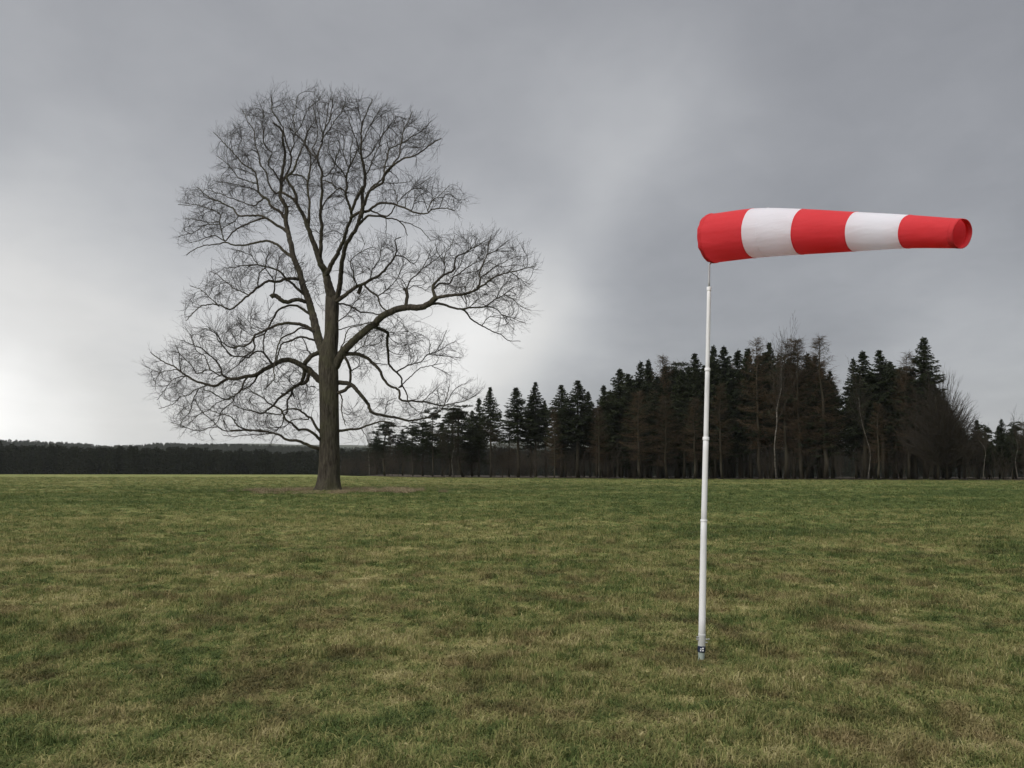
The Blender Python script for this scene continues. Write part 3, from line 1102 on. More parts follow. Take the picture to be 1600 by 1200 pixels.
def fork(dv, lo, hi):
    n = len(dv)
    sd = np.cross(dv, lrng.normal(0, 1, (n, 3)))
    sd /= np.linalg.norm(sd, axis=1)[:, None] + 1e-9
    a = lrng.uniform(lo, hi, n)[:, None]
    g = dv * np.cos(a) + sd * np.sin(a)
    return g / np.linalg.norm(g, axis=1)[:, None]


tips = own[~has[own]]
side = own[rad[own] < 0.03]
thin = np.where((SKR < 2.4 * PXM / 2))[0]
thin = np.repeat(thin, 1)[lrng.random(len(thin)) < 0.36]
base = np.concatenate([np.repeat(tips, 2), side[lrng.random(len(side)) < 0.34], thin])
gd = fork(dir_all[base], 0.35, 0.95)
gd[:2 * len(tips)] = fork(dir_all[np.repeat(tips, 2)], 0.05, 0.5)
P_, D_ = sprout(pos_all[base], gd, lrng.uniform(0.35, 0.95, len(base)), 0.0074, 0.0046)
for q, pr_ in ((1, 0.45), (2, 0.7), (3, 0.9)):
    kq = lrng.random(len(base)) < pr_
    b0, d0 = P_[q][kq], D_[q][kq]
    if q == 3:
        b0, d0 = np.vstack([b0, b0]), np.vstack([d0, d0])
    sprout(b0, fork(d0, 0.2 if q == 3 else 0.4, 0.5 if q == 3 else 0.8), lrng.uniform(0.18, 0.5, len(b0)), 0.0052, 0.0034, 0.12, 0.10, 2)
tw = link('twigs', geo.mesh('twigs', m_twig), tree)
tw['kind'] = 'stuff'
print('TREE twig nodes', ntot - nsk, 'tips', len(tips), 'attractors', len(att), 'left', int(alive.sum()))
# ------------------------------------------------------------------ wind sock and its telescopic pole
def cloth(name, col):
    m, t, b = material(name)
    b.inputs['Roughness'].default_value = 0.65
    b.inputs['Specular IOR Level'].default_value = 0.25
    tc = t.new('ShaderNodeTexCoord').outputs['Object']
    nz = t.noise(tc, 3.0, 4, 0.6)
    c = t.mix(t.smooth(nz, 0.3, 0.8, 0.0, 0.30), col, tuple(x * 0.82 for x in col))
    t.put(b.inputs['Base Color'], c)
    tr = t.new('ShaderNodeBsdfTranslucent')
    t.put(tr.inputs['Color'], c)
    bp = t.new('ShaderNodeBump')
    bp.inputs['Strength'].default_value = 0.42
    bp.inputs['Distance'].default_value = 0.02
    t.put(bp.inputs['Height'], t.noise(t.mapping(tc, scale=(1, 1, 3)), 6.0, 4, 0.6, 0.5))
    t.put(b.inputs['Normal'], bp.outputs[0])
    mx = t.new('ShaderNodeMixShader')
    mx.inputs[0].default_value = 0.48
    t.l.new(b.outputs[0], mx.inputs[1])
    t.l.new(tr.outputs[0], mx.inputs[2])
    t.l.new(mx.outputs[0], t.n['Material Output'].inputs['Surface'])
    return m


m_red = cloth('red_nylon', (0.76, 0.055, 0.068))
m_white = cloth('white_nylon', (0.86, 0.875, 0.94))
m_pole, t, b = material('painted_tube')
tc = t.new('ShaderNodeTexCoord').outputs['Object']
t.put(b.inputs['Base Color'], t.mix(t.smooth(t.noise(t.mapping(tc, scale=(8, 8, 1.2)), 2.0, 5, 0.65), 0.45, 0.8), (0.70, 0.70, 0.71), (0.50, 0.51, 0.51)))
b.inputs['Roughness'].default_value = 0.45
b.inputs['Specular IOR Level'].default_value = 0.4
m_collar, t, b = material('white_plastic')
b.inputs['Base Color'].default_value = (0.82, 0.82, 0.84, 1)
b.inputs['Roughness'].default_value = 0.4
m_steel, t, b = material('steel')
b.inputs['Base Color'].default_value = (0.45, 0.45, 0.46, 1)
b.inputs['Metallic'].default_value = 0.85
b.inputs['Roughness'].default_value = 0.42
m_galv, t, b = material('galvanised_socket')
tc = t.new('ShaderNodeTexCoord').outputs['Object']
t.put(b.inputs['Base Color'], t.mix(t.noise(tc, 25.0, 4, 0.6), (0.30, 0.31, 0.30), (0.50, 0.50, 0.49)))
b.inputs['Roughness'].default_value = 0.55
m_green, t, b = material('pale_green_ground_tube')
tc = t.new('ShaderNodeTexCoord').outputs['Object']
t.put(b.inputs['Base Color'], t.mix(t.noise(tc, 18.0, 4, 0.6), (0.22, 0.27, 0.25), (0.34, 0.38, 0.34)))
m_navy, t, b = material('navy_sticker')
b.inputs['Base Color'].default_value = (0.015, 0.022, 0.05, 1)
b.inputs['Roughness'].default_value = 0.4

PY = EYE / math.tan(math.atan((1026 - 600) / F) - PITCH)          # distance of the pole
print('pole distance', PY)


def on_pole(py):
    x = np.interp(py, [400, 452, 577, 685, 813, 995, 1030], [1108.4, 1107.8, 1105.4, 1103.0, 1099.8, 1096.8, 1095.6])
    return at(x, py, PY)


pole = empty('windsock_pole', on_pole(1026))
tag(pole, 'white telescopic pole standing in a clamped ground socket under the wind sock', 'pole')
PB = np.array(pole.location)
ppx = PY / F


def rod(name, y0, y1, w0, w1, mat, parent, k=20, bevel=True):
    a, e = on_pole(y0) - PB, on_pole(y1) - PB
    n = 8
    P = a + (e - a) * np.linspace(0, 1, n)[:, None]
    R = np.linspace(w0, w1, n) * ppx / 2
    if bevel:
        P = np.vstack([P[0], P[0] + (P[1] - P[0]) * 0.02, P[1:-1], P[-1] + (P[-2] - P[-1]) * 0.02, P[-1]])
        R = np.concatenate([[R[0] * 0.93], R, [R[-1] * 0.93]])
    V, Qd, Tr = tube(P, R, k)
    o = link(name, mesh_from(name, V, [Qd, Tr], mat, True), parent)
    return o


rod('ground_tube', 1034, 1012, 9.0, 10.8, m_green, pole)
rod('socket', 1013, 990, 11.4, 11.4, m_galv, pole)
st = rod('sticker', 1018.6, 1009, 12.0, 12.0, m_navy, pole)
# pale marks on the sticker
mk_geo = Geo()
for (ax, ay, bx, by) in ((1093.2, 1012.2, 1095.2, 1013.6), (1093.0, 1015.0, 1094.8, 1016.4), (1096.0, 1011.0, 1098.4, 1013.2), (1096.2, 1014.4, 1098.2, 1016.6)):
    cx = on_pole((ay + by) / 2)
    r = 12.0 * ppx / 2 + 0.0008
    u0, u1 = [max(-0.95, min(0.95, (q - np.interp((ay + by) / 2, [995, 1030], [1096.8, 1095.6])) / 6.0)) for q in (ax, bx)]
    z0, z1 = on_pole(by)[2] - PB[2], on_pole(ay)[2] - PB[2]
    rows = []
    for z in (z0, z1):
        for uu in np.linspace(u0, u1, 4):
            rows.append([cx[0] - PB[0] + r * uu, cx[1] - PB[1] - r * math.sqrt(1 - uu * uu), z])
    mk_geo.add(rows, [[i, i + 1, i + 5, i + 4] for i in range(3)])
link('lettering', mk_geo.mesh('lettering', m_collar), st)
SECT = [(990, 813, 11.0, 9.6), (813, 685, 9.0, 8.6), (685, 577, 7.6, 7.3), (577, 454, 6.4, 6.2)]
for y0, y1, w0, w1 in SECT:
    rod('tube_section', y0 + 3, y1, w0, w1, m_pole, pole)
for y, ww, hh in ((813, 10.8, 2.0), (685, 10.2, 4.2), (577, 9.0, 4.0), (451, 7.2, 5.0)):
    rod('collar', y + hh / 2 + 0.5, y - hh / 2, ww, ww, m_collar, pole)
for y, sx in ((998.5, 1), (998.5, -1), (1003.5, 1), (995, -1)):
    c = on_pole(y) - PB
    a = c + np.array([sx * 4.0 * ppx, -2.0 * ppx, 0])
    e = c + np.array([sx * (11.0 if sx > 0 else 8.5) * ppx * (0.72 if y > 1000 else 1), -3.0 * ppx, 0.0])
    g = Geo()
    g.tube([a, a + (e - a) * 0.8], [0.0045, 0.0045], 8)
    g.tube([a + (e - a) * 0.78, e], [0.008, 0.008], 6)
    link('bolt', g.mesh('bolt', m_steel, False), pole)

# sock: centre px, half-height px, heading towards the camera (degrees) of the stretch that follows
ST_ = [(1112.0, 373.0, 38.3, 46), (1178.5, 364.4, 39.0, 43), (1255.5, 362.4, 35.6, 47), (1337.0, 362.0, 31.0, 53), (1421.5, 362.2, 26.4, 60), (1503.0, 365.0, 23.2, 62)]
D = PY
C = [at(ST_[0][0], ST_[0][1], D)]
for (cx, cy, hr, a), (cx2, cy2, _, _) in zip(ST_[:-1], ST_[1:]):
    P0 = C[-1]
    # step along heading a until the centre projects onto the next column
    L = 0.4
    for _ in range(60):
        Yn = P0[1] - L * math.sin(math.radians(a))
        xe = at(cx2, cy2, Yn)[0]
        L += (xe - (P0[0] + L * math.cos(math.radians(a)))) * 0.6
    C.append(at(cx2, cy2, P0[1] - L * math.sin(math.radians(a))))
C = np.array(C)
print('sock centres', C.round(2).tolist(), 'lengths', np.linalg.norm(np.diff(C, axis=0), axis=1).round(2))
RAD = np.array([s[2] / F * c[1] for s, c in zip(ST_, C)])
sock = empty('windsock', on_pole(455))
tag(sock, 'red and white striped wind sock blown out straight on the pole', 'windsock')
S0 = np.array(sock.location)
NB = 14
crv = catmull(np.column_stack([C, RAD]), 1e6)
full = []
for i in range(5):
    sub = np.vstack([2 * np.column_stack([C, RAD])[0] - np.column_stack([C, RAD])[1], np.column_stack([C, RAD]),
                     2 * np.column_stack([C, RAD])[-1] - np.column_stack([C, RAD])[-2]])
    a0, a1, a2, a3 = sub[i], sub[i + 1], sub[i + 2], sub[i + 3]
    tt = np.linspace(0, 1, NB + 1)[:, None]
    full.append(0.5 * (2 * a1 + (a2 - a0) * tt + (2 * a0 - 5 * a1 + 4 * a2 - a3) * tt ** 2 + (3 * a1 - a0 - 3 * a2 + a3) * tt ** 3))
allp = np.vstack([full[0]] + [f[1:] for f in full[1:]])
T_, N_, B_ = frames(allp[:, :3])
# stable ring frame: up as far as possible
Upv = np.array([0, 0, 1.0])
Nn = Upv[None] - T_ * (T_ @ Upv)[:, None]
Nn /= np.linalg.norm(Nn, axis=1)[:, None]
Bn = np.cross(T_, Nn)
KS = 72
ang = np.linspace(0, 2 * math.pi, KS, endpoint=False)
crng = np.random.default_rng(4)
ph = crng.uniform(0, 6.28, 8)


def ring(i, rr=None, push=0.0):
    s = i / (len(allp) - 1)
    r = allp[i, 3] if rr is None else rr
    # soft folds of the cloth, strongest near the mouth and towards the tail
    wob = 0.012 * math.exp(-s * 9) * np.sin(10 * ang + ph[0]) + 0.006 * math.exp(-s * 5) * np.sin(23 * ang + ph[4] + 6 * s) + 0.006 * np.sin(4 * ang + ph[1] + 9 * s) * (0.3 + s) + 0.005 * np.sin(7 * ang + ph[2] - 14 * s)
    sag = -0.010 * np.cos(ang) * np.sin(s * 5 * math.pi) * 0.4
    rr_ = r * (1 + wob + sag)
    ax = push * np.ones(KS)
    if s < 0.05:
        ax = ax - 0.006 * (1 - s / 0.05) * np.abs(np.sin(8 * ang + ph[3]))
    return allp[i, :3] + rr_[:, None] * (np.cos(ang)[:, None] * Nn[i] + np.sin(ang)[:, None] * Bn[i]) + ax[:, None] * T_[i]


def skin(name, rings, mat, parent):
    V = np.vstack(rings) - S0
    n = len(rings)
    i = np.arange(n - 1)[:, None] * KS
    j = np.arange(KS)[None, :]
    j2 = (j + 1) % KS
    Qd = np.stack([i + j, i + KS + j, i + KS + j2, i + j2], -1).reshape(-1, 4)
    return link(name, mesh_from(name, V, Qd, mat, True), parent)


for i in range(5):
    bnd = skin('band', [ring(q) for q in range(i * NB, (i + 1) * NB + 1)], m_red if i % 2 == 0 else m_white, sock)
    bnd['label'] = ['red mouth band of the wind sock', 'wide white band beside the mouth', 'red middle band', 'narrower white band', 'red tail band with open end'][i]
    if i < 4:       # sewn seam: a narrow folded strip standing just proud of the cloth
        q = (i + 1) * NB
        r_ = allp[q, 3]
        skin('seam', [ring(q, r_ + 0.0006, -0.012), ring(q, r_ + 0.0022, -0.009), ring(q, r_ + 0.0022, -0.001), ring(q, r_ + 0.0006, 0.002)], m_red, bnd)
    if i == 1:
        q = NB + 4
        r_ = allp[q, 3]
        skin('seam', [ring(q, r_ + 0.0006, -0.004), ring(q, r_ + 0.002, -0.002), ring(q, r_ + 0.002, 0.002), ring(q, r_ + 0.0006, 0.004)], m_white, bnd)
q = len(allp) - 1
r_ = allp[q, 3]
skin('tail_hem', [ring(q, r_ - 0.002, -0.045), ring(q, r_ + 0.002, -0.043), ring(q, r_ + 0.003, -0.02), ring(q, r_ + 0.002, 0.004), ring(q, r_ - 0.003, 0.004), ring(q, r_ - 0.005, -0.03)], m_red, sock)
skin('mouth_hem', [ring(0, RAD[0] + 0.001, 0.035), ring(0, RAD[0] + 0.004, 0.03), ring(0, RAD[0] + 0.004, 0.004), ring(0, RAD[0] - 0.006, 0.0), ring(0, RAD[0] - 0.008, 0.03)], m_red, sock)
hoop = ring(0, RAD[0] - 0.014, 0.02)
Ph = np.vstack([hoop, hoop[:2]]) - S0
V, Qd, Tr = tube(Ph, np.full(len(Ph), 0.005), 8, False)
link('hoop', mesh_from('hoop', V, Qd, m_steel, True), sock)
bot = hoop[int(KS / 2)] - S0
g = Geo()
top_pole = on_pole(458) - S0
rp = [top_pole, on_pole(440) - S0, on_pole(424) - S0, np.array([(on_pole(414) - S0)[0] , (on_pole(414) - S0)[1], (on_pole(414) - S0)[2]]), bot + np.array([0, 0, 0.005])]
g.tube(rp, [0.0095, 0.009, 0.0085, 0.008, 0.007], 10)
link('swivel_rod', g.mesh('swivel_rod', m_steel, True), sock)
# ------------------------------------------------------------------ the wood on the right: tree kinds
def needle_material(name, dark, light, roughness=0.85):
    m, t, b = material(name)
    rnd = t.new('ShaderNodeObjectInfo').outputs['Random']
    pos = t.new('ShaderNodeNewGeometry').outputs['Position']
    f = t.math('MULTIPLY_ADD', t.noise(pos, 0.9, 3, 0.6), 0.7, t.math('MULTIPLY', rnd, 0.45), clamp=True)
    t.put(b.inputs['Base Color'], t.mix(f, dark, light))
    b.inputs['Roughness'].default_value = roughness
    b.inputs['Specular IOR Level'].default_value = 0.08
    return m


m_spruce = needle_material('spruce_needles', (0.009, 0.014, 0.008), (0.030, 0.036, 0.017))
m_pine = needle_material('pine_needles', (0.014, 0.019, 0.011), (0.040, 0.047, 0.026))
m_larch = needle_material('larch_twigs', (0.028, 0.021, 0.013), (0.084, 0.058, 0.036))
m_shrub = needle_material('shrub_twigs', (0.022, 0.019, 0.014), (0.054, 0.044, 0.034))
m_trunk = needle_material('conifer_bark', (0.022, 0.019, 0.013), (0.056, 0.049, 0.035))
m_birch, t, b = material('birch_bark')
tc = t.new('ShaderNodeTexCoord').outputs['Object']
t.put(b.inputs['Base Color'], t.ramp(t.noise(t.mapping(tc, scale=(1, 1, 2.5)), 1.4, 5, 0.7), [(0.45, (0.05, 0.045, 0.038)), (0.66, (0.17, 0.155, 0.13))]))


def shards(base, dirs, length, width, r):
    """needle sprays: slim kite-shaped faces"""
    n = len(base)
    dirs = dirs / (np.linalg.norm(dirs, axis=1)[:, None] + 1e-9)
    s = np.cross(dirs, r.normal(0, 1, (n, 3)))
    s /= np.linalg.norm(s, axis=1)[:, None] + 1e-9
    length = np.asarray(length).reshape(-1, 1)
    width = np.asarray(width).reshape(-1, 1)
    mid = base + dirs * length * 0.4
    V = np.stack([base, mid + s * width / 2, base + dirs * length, mid - s * width / 2], 1).reshape(-1, 3)
    Q = np.arange(n * 4).reshape(-1, 4)
    return V, Q


def make_spruce(seed, H=18.0, R=2.7, cb=0.25, dens=1.0, ragged=0.25):
    r = np.random.default_rng(seed)
    tg, cg = Geo(), Geo()
    zz = np.linspace(0, H * 0.985, 9)
    wob = np.cumsum(r.normal(0, 0.03, (9, 2)), 0)
    axis = np.column_stack([wob, zz])
    tg.tube(axis, 0.19 * (1 - zz / H) ** 0.8 + 0.015, 8)
    z = H * cb * 0.55
    B, D_, L_, W_ = [], [], [], []
    A1, A2, ra = [], [], []
    while z < H - 0.15:
        t_ = z / H
        low = t_ < cb
        nb = r.integers(2, 4) if low else r.integers(5, 8)
        for k in range(nb):
            az = r.uniform(0, 6.283)
            l = (1.12 * R * min((1 - t_) ** 0.55, 1.75 * (1 - t_)) * r.uniform(1 - 1.6 * ragged, 1 + 0.8 * ragged) + 0.10)
            if low:
                l *= r.uniform(0.3, 0.75)
            pit = np.interp(t_, [0, 0.5, 0.85, 1], [-0.35, -0.12, 0.25, 0.8]) + r.normal(0, 0.12)
            zj = min(H - 0.1, z + r.uniform(-0.3, 0.3) * (1 - t_))
            o = np.array([np.interp(zj, zz, axis[:, 0]), np.interp(zj, zz, axis[:, 1]), zj])
            out = np.array([math.cos(az), math.sin(az), 0])
            ns = max(3, int(l / 0.2))
            s = np.linspace(0.12, 1, ns)
            pts = o + out * (s * l * math.cos(pit))[:, None] + np.array([0, 0, 1.0]) * (s * l * math.sin(pit) - 0.16 * l * np.sin(s * 2.6) + 0.05 * l * s ** 3)[:, None]
            A1.append(o)
            A2.append(pts[-1])
            ra.append(0.012 + 0.008 * l)
            if low and r.random() < 0.6:
                continue
            side = np.array([-out[1], out[0], 0])
            m = int(np.ceil(7.0 * dens))
            for q in range(m):
                sg = r.choice([-1, 1], ns)[:, None]
                dv = out * r.uniform(0.3, 1.0, ns)[:, None] + side * sg * r.uniform(0.1, 1.0, ns)[:, None] + np.array([0, 0, 1.0]) * r.uniform(-0.75, 0.15, ns)[:, None]
                B.append(pts + r.normal(0, 0.05, pts.shape))
                D_.append(dv)
                L_.append(r.uniform(0.26, 0.6, ns) * (0.30 + 0.70 * min(1, l / 1.6)))
                W_.append(r.uniform(0.09, 0.17, ns))
        z += r.uniform(0.26, 0.5) * (1.0 if not low else 1.6) * (0.65 + 0.5 * (1 - t_))
    tg.segs(A1, A2, np.array(ra), np.array(ra) * 0.4, 3)
    V, Q = shards(np.vstack(B), np.vstack(D_), np.concatenate(L_), np.concatenate(W_), r)
    cg.add(V, Q)
    lead = np.column_stack([np.zeros((14, 2)), np.linspace(H - 0.9, H - 0.05, 14)]) + np.append(axis[-1, :2], 0)
    V, Q = shards(lead, np.column_stack([r.normal(0, 0.5, (14, 2)), np.ones(14)]), r.uniform(0.2, 0.4, 14), np.full(14, 0.07), r)
    cg.add(V, Q)
    return tg.mesh('trunk', m_trunk, True), cg.mesh('crown', m_spruce), H, R


def make_pine(seed, H=16.0, R=3.3):
    r = np.random.default_rng(seed)
    tg, cg = Geo(), Geo()
    zz = np.linspace(0, H * 0.93, 9)
    wob = np.cumsum(r.normal(0, 0.10, (9, 2)), 0)
    wob[0] = 0
    axis = np.column_stack([wob, zz])
    tg.tube(axis, 0.17 * (1 - zz / H) ** 0.6 + 0.02, 8)
    for k in range(46):
        t_ = r.uniform(0.42, 1.0) if k > 5 else r.uniform(0.28, 0.45)
        z = H * 0.93 * t_
        o = np.array([np.interp(z, zz, axis[:, 0]), np.interp(z, zz, axis[:, 1]), z])
        az = r.uniform(0, 6.283)
        l = R * r.uniform(0.35, 1.0) * np.interp(t_, [0.28, 0.55, 0.8, 1.0], [0.6, 1.0, 0.85, 0.35])
        e = o + np.array([math.cos(az) * l, math.sin(az) * l, l * r.uniform(0.1, 0.6)])
        mid = (o + e) / 2 + np.array([0, 0, -0.12 * l])
        tg.tube([o, mid, e], [0.05, 0.035, 0.015], 5, False)
        if k <= 5 and r.random() < 0.6:
            continue
        for c_ in range(r.integers(2, 5)):
            c = o + (e - o) * r.uniform(0.55, 1.05) + r.normal(0, 0.35, 3)
            m = 95
            dv = r.normal(0, 1, (m, 3))
            dv[:, 2] = np.abs(dv[:, 2]) * 0.7 - 0.2
            bs = c + dv / np.linalg.norm(dv, axis=1)[:, None] * np.array([0.55, 0.55, 0.30]) * r.random((m, 1)) ** 0.5
            V, Q = shards(bs, dv + np.array([0, 0, 0.3]), r.uniform(0.2, 0.4, m), r.uniform(0.07, 0.13, m), r)
            cg.add(V, Q)
    return tg.mesh('trunk', m_trunk, True), cg.mesh('crown', m_pine), H, R


def make_larch(seed, H=18.0, R=2.8, cb=0.22, dens=1.0, upright=0.0, mat=None):
    """leafless: trunk, many slim branches hung with fine shoots"""
    r = np.random.default_rng(seed)
    tg, cg = Geo(), Geo()
    zz = np.linspace(0, H * 0.99, 10)
    wob = np.cumsum(r.normal(0, 0.06, (10, 2)), 0)
    wob[0] = 0
    axis = np.column_stack([wob, zz])
    tg.tube(axis, 0.17 * (1 - zz / H) ** 0.85 + 0.012, 8)
    z = H * cb
    S0_, S1_, sa, sb = [], [], [], []
    while z < H - 0.1:
        t_ = z / H
        for k in range(r.integers(3, 6)):
            az = r.uniform(0, 6.283)
            l = R * (1 - t_) ** 0.75 * r.uniform(0.45, 1.15) + 0.3
            if t_ < cb + 0.12:
                l *= r.uniform(0.3, 0.8)
            pit = np.interp(t_, [0, 0.6, 1], [-0.1, 0.12, 0.8]) + upright + r.normal(0, 0.14)
            o = np.array([np.interp(z, zz, axis[:, 0]), np.interp(z, zz, axis[:, 1]), z])
            out = np.array([math.cos(az), math.sin(az), 0])
            ns = max(4, int(l / 0.28))
            s = np.linspace(0, 1, ns + 1)
            P = o + out * (s * l * math.cos(pit))[:, None] + np.array([0, 0, 1.0]) * (s * l * math.sin(pit) + 0.16 * l * s ** 2.5 - 0.08 * l * np.sin(s * 3))[:, None]
            P[1:] += r.normal(0, 0.035, (ns, 3))
            rb_ = 0.017 * (1 - s) + 0.006
            S0_.append(P[:-1])
            S1_.append(P[1:])
            sa.append(rb_[:-1])
            sb.append(rb_[1:])
            for q in range(int(np.ceil(4 * dens))):
                bs = P[1:]
                dv = out * r.uniform(0.2, 1, ns)[:, None] + np.array([-out[1], out[0], 0]) * r.normal(0, 0.8, ns)[:, None] + np.array([0, 0, 1.0]) * (r.normal(-0.1, 0.55, ns)[:, None] + upright)
                dv /= np.linalg.norm(dv, axis=1)[:, None]
                S0_.append(bs)
                S1_.append(bs + dv * r.uniform(0.2, 0.62, ns)[:, None])
                sa.append(np.full(ns, 0.012))
                sb.append(np.full(ns, 0.007))
        z += r.uniform(0.2, 0.42)
    cg.segs(np.vstack(S0_), np.vstack(S1_), np.concatenate(sa), np.concatenate(sb), 3)
    return tg.mesh('trunk', m_trunk, True), cg.mesh('crown', mat or m_larch), H, R


def make_bare(seed, H=12.0, R=3.5, stems=1, mat=None, tmat=None, fine=1.0, spread=0.55, first=0.25):
    """leafless broadleaf tree or bush grown by repeated forking"""
    r = np.random.default_rng(seed)
    tg, cg = Geo(), Geo()
    S0_, S1_, sa, sb = [], [], [], []

    def grow(p, dv, l, rad_, lev):
        n = max(2, int(l / 0.45))
        pts, rr_ = [p], [rad_]
        for i in range(n):
            dv = dv + r.normal(0, 0.10, 3) + np.array([0, 0, 0.05])
            dv /= np.linalg.norm(dv)
            p = p + dv * l / n
            pts.append(p)
            rr_.append(rad_ * (1 - 0.62 * (i + 1) / n))
            f = (i + 1) / n
            if lev < 4 and f > (first if lev == 0 else 0.2) and r.random() < (0.95 if lev < 3 else 0.75 * fine):
                sd = np.cross(dv, r.normal(0, 1, 3))
                sd /= np.linalg.norm(sd) + 1e-9
                nd = dv * math.cos(spread) + sd * math.sin(spread) + np.array([0, 0, 0.12])
                grow(p, nd / np.linalg.norm(nd), l * r.uniform(0.32, 0.55) * (1.1 - 0.4 * f), rr_[-1] * 0.55, lev + 1)
        if lev == 0:
            tg.tube(pts, rr_, 8)
        else:
            S0_.extend(pts[:-1])
            S1_.extend(pts[1:])
            sa.extend([max(x, 0.011) for x in rr_[:-1]])
            sb.extend([max(x, 0.008) for x in rr_[1:]])
    for s in range(stems):
        a = r.uniform(0, 6.283)
        tilt = 0.04 if stems == 1 else r.uniform(0.15, 0.6)
        dv = np.array([math.cos(a) * math.sin(tilt), math.sin(a) * math.sin(tilt), math.cos(tilt)])
        grow(np.array([r.normal(0, 0.12 * (stems > 1)), r.normal(0, 0.12 * (stems > 1)), 0.0]), dv, H * r.uniform(0.8, 1.0), 0.0085 * H / math.sqrt(stems), 0)
    cg.segs(np.array(S0_), np.array(S1_), np.array(sa), np.array(sb), 3)
    return tg.mesh('trunk', tmat or m_trunk, True), cg.mesh('crown', mat or m_shrub), H, R


def make_dome(seed, H=9.0, R=4.2):
    """round leafless tree: fine boughs fanning out to a dome"""
    r = np.random.default_rng(seed)
    tg, cg = Geo(), Geo()
    tg.tube([(0, 0, 0), (0.1, 0, H * 0.25), (0.05, 0.1, H * 0.55), (0, 0, H * 0.8)], [0.16, 0.12, 0.07, 0.03], 8)
    S0_, S1_, sa, sb = [], [], [], []
    for k in range(300):
        az = r.uniform(0, 6.283)
        el = math.asin(r.uniform(-0.1, 1.0))
        e = np.array([math.cos(az) * math.cos(el) * R, math.sin(az) * math.cos(el) * R, H * 0.38 + math.sin(el) * H * 0.62]) * r.uniform(0.82, 1.04)
        o = np.array([0.05, 0.05, H * r.uniform(0.12, 0.35) + max(0, math.sin(el)) * H * 0.3])
        s = np.linspace(0, 1, 8)[:, None]
        P = o + (e - o) * s + np.array([0, 0, -0.10 * R]) * np.sin(s * math.pi) + np.vstack([np.zeros(3), r.normal(0, 0.07, (7, 3))])
        rr_ = np.linspace(0.035, 0.010, 8)
        S0_.append(P[:-1]); S1_.append(P[1:]); sa.append(rr_[:-1]); sb.append(rr_[1:])
        for q in range(3):
            b0 = P[3:]
            dv = (e - o) / np.linalg.norm(e - o) + r.normal(0, 0.45, (5, 3)) + np.array([0, 0, 0.3])
            S0_.append(b0); S1_.append(b0 + dv * r.uniform(0.25, 0.7, (5, 1))); sa.append(np.full(5, 0.011)); sb.append(np.full(5, 0.007))
    cg.segs(np.vstack(S0_), np.vstack(S1_), np.concatenate(sa), np.concatenate(sb), 3)
    return tg.mesh('trunk', m_trunk, True), cg.mesh('crown', m_shrub), H, R


KINDS = {
    'spruce': [make_spruce(1, 18, 2.5, 0.28), make_spruce(2, 18, 2.2, 0.34, 1.0, 0.3), make_spruce(3, 18, 2.9, 0.25, 1.0, 0.35), make_spruce(4, 18, 2.4, 0.40, 1.0, 0.2)],
    'pine': [make_pine(11), make_pine(12), make_pine(13)],
    'larch': [make_larch(21), make_larch(22, R=2.4), make_larch(23, R=3.2, cb=0.16)],
    'bare': [make_bare(31, 13, 3.5, first=0.15, spread=0.62), make_bare(32, 13, 3.0, first=0.2, spread=0.6)],
    'birch': [make_bare(41, 13, 2.0, 1, m_shrub, m_birch, 0.8, 0.42, 0.45), make_bare(42, 13, 2.0, 1, m_shrub, m_birch, 0.8, 0.42, 0.5)],
    'dome': [make_dome(51), make_dome(52)],
}
NAMES = {'spruce': ('spruce_tree', 'tree'), 'pine': ('pine_tree', 'tree'), 'larch': ('larch_tree', 'tree'), 'bare': ('bare_broadleaf_tree', 'tree'),
         'birch': ('birch_tree', 'tree'), 'dome': ('bare_broadleaf_tree', 'tree')}
wrng = np.random.default_rng(77)


def plant(kind, x, y, h, width, label, group=None, var=None):
    vs = KINDS[kind]
    tm, cm, H, R = vs[int(wrng.integers(0, len(vs))) if var is None else var % len(vs)]
    o = empty(NAMES[kind][0], (x, y, float(ground_z(x, y)) + 0.02))
    o.rotation_euler = (0, 0, wrng.uniform(0, 6.28))
    s = h / H
    if kind == 'larch':
        width *= 1.45
    elif kind == 'spruce':
        width *= 1.2
    o.scale = (width * s, width * s, s)
    tag(o, label, NAMES[kind][1], group)
    link('trunk', tm, o)
    link('crown', cm, o)
    return o


def plant_px(kind, px, top, width, back, label, var=None):
    """stand a tree 'back' metres behind the field's edge so that it shows at that column with that tip"""
    Yd = 135.0
    for _ in range(30):
        X_ = at(px, 740, Yd)[0]
        Yd = float(edge_y(X_)) + 2.5 + back
    h = at(px, top, Yd)[2] - float(ground_z(X_, Yd))
    return plant(kind, X_, Yd, h, width, label, 'trees along the front of the wood', var)


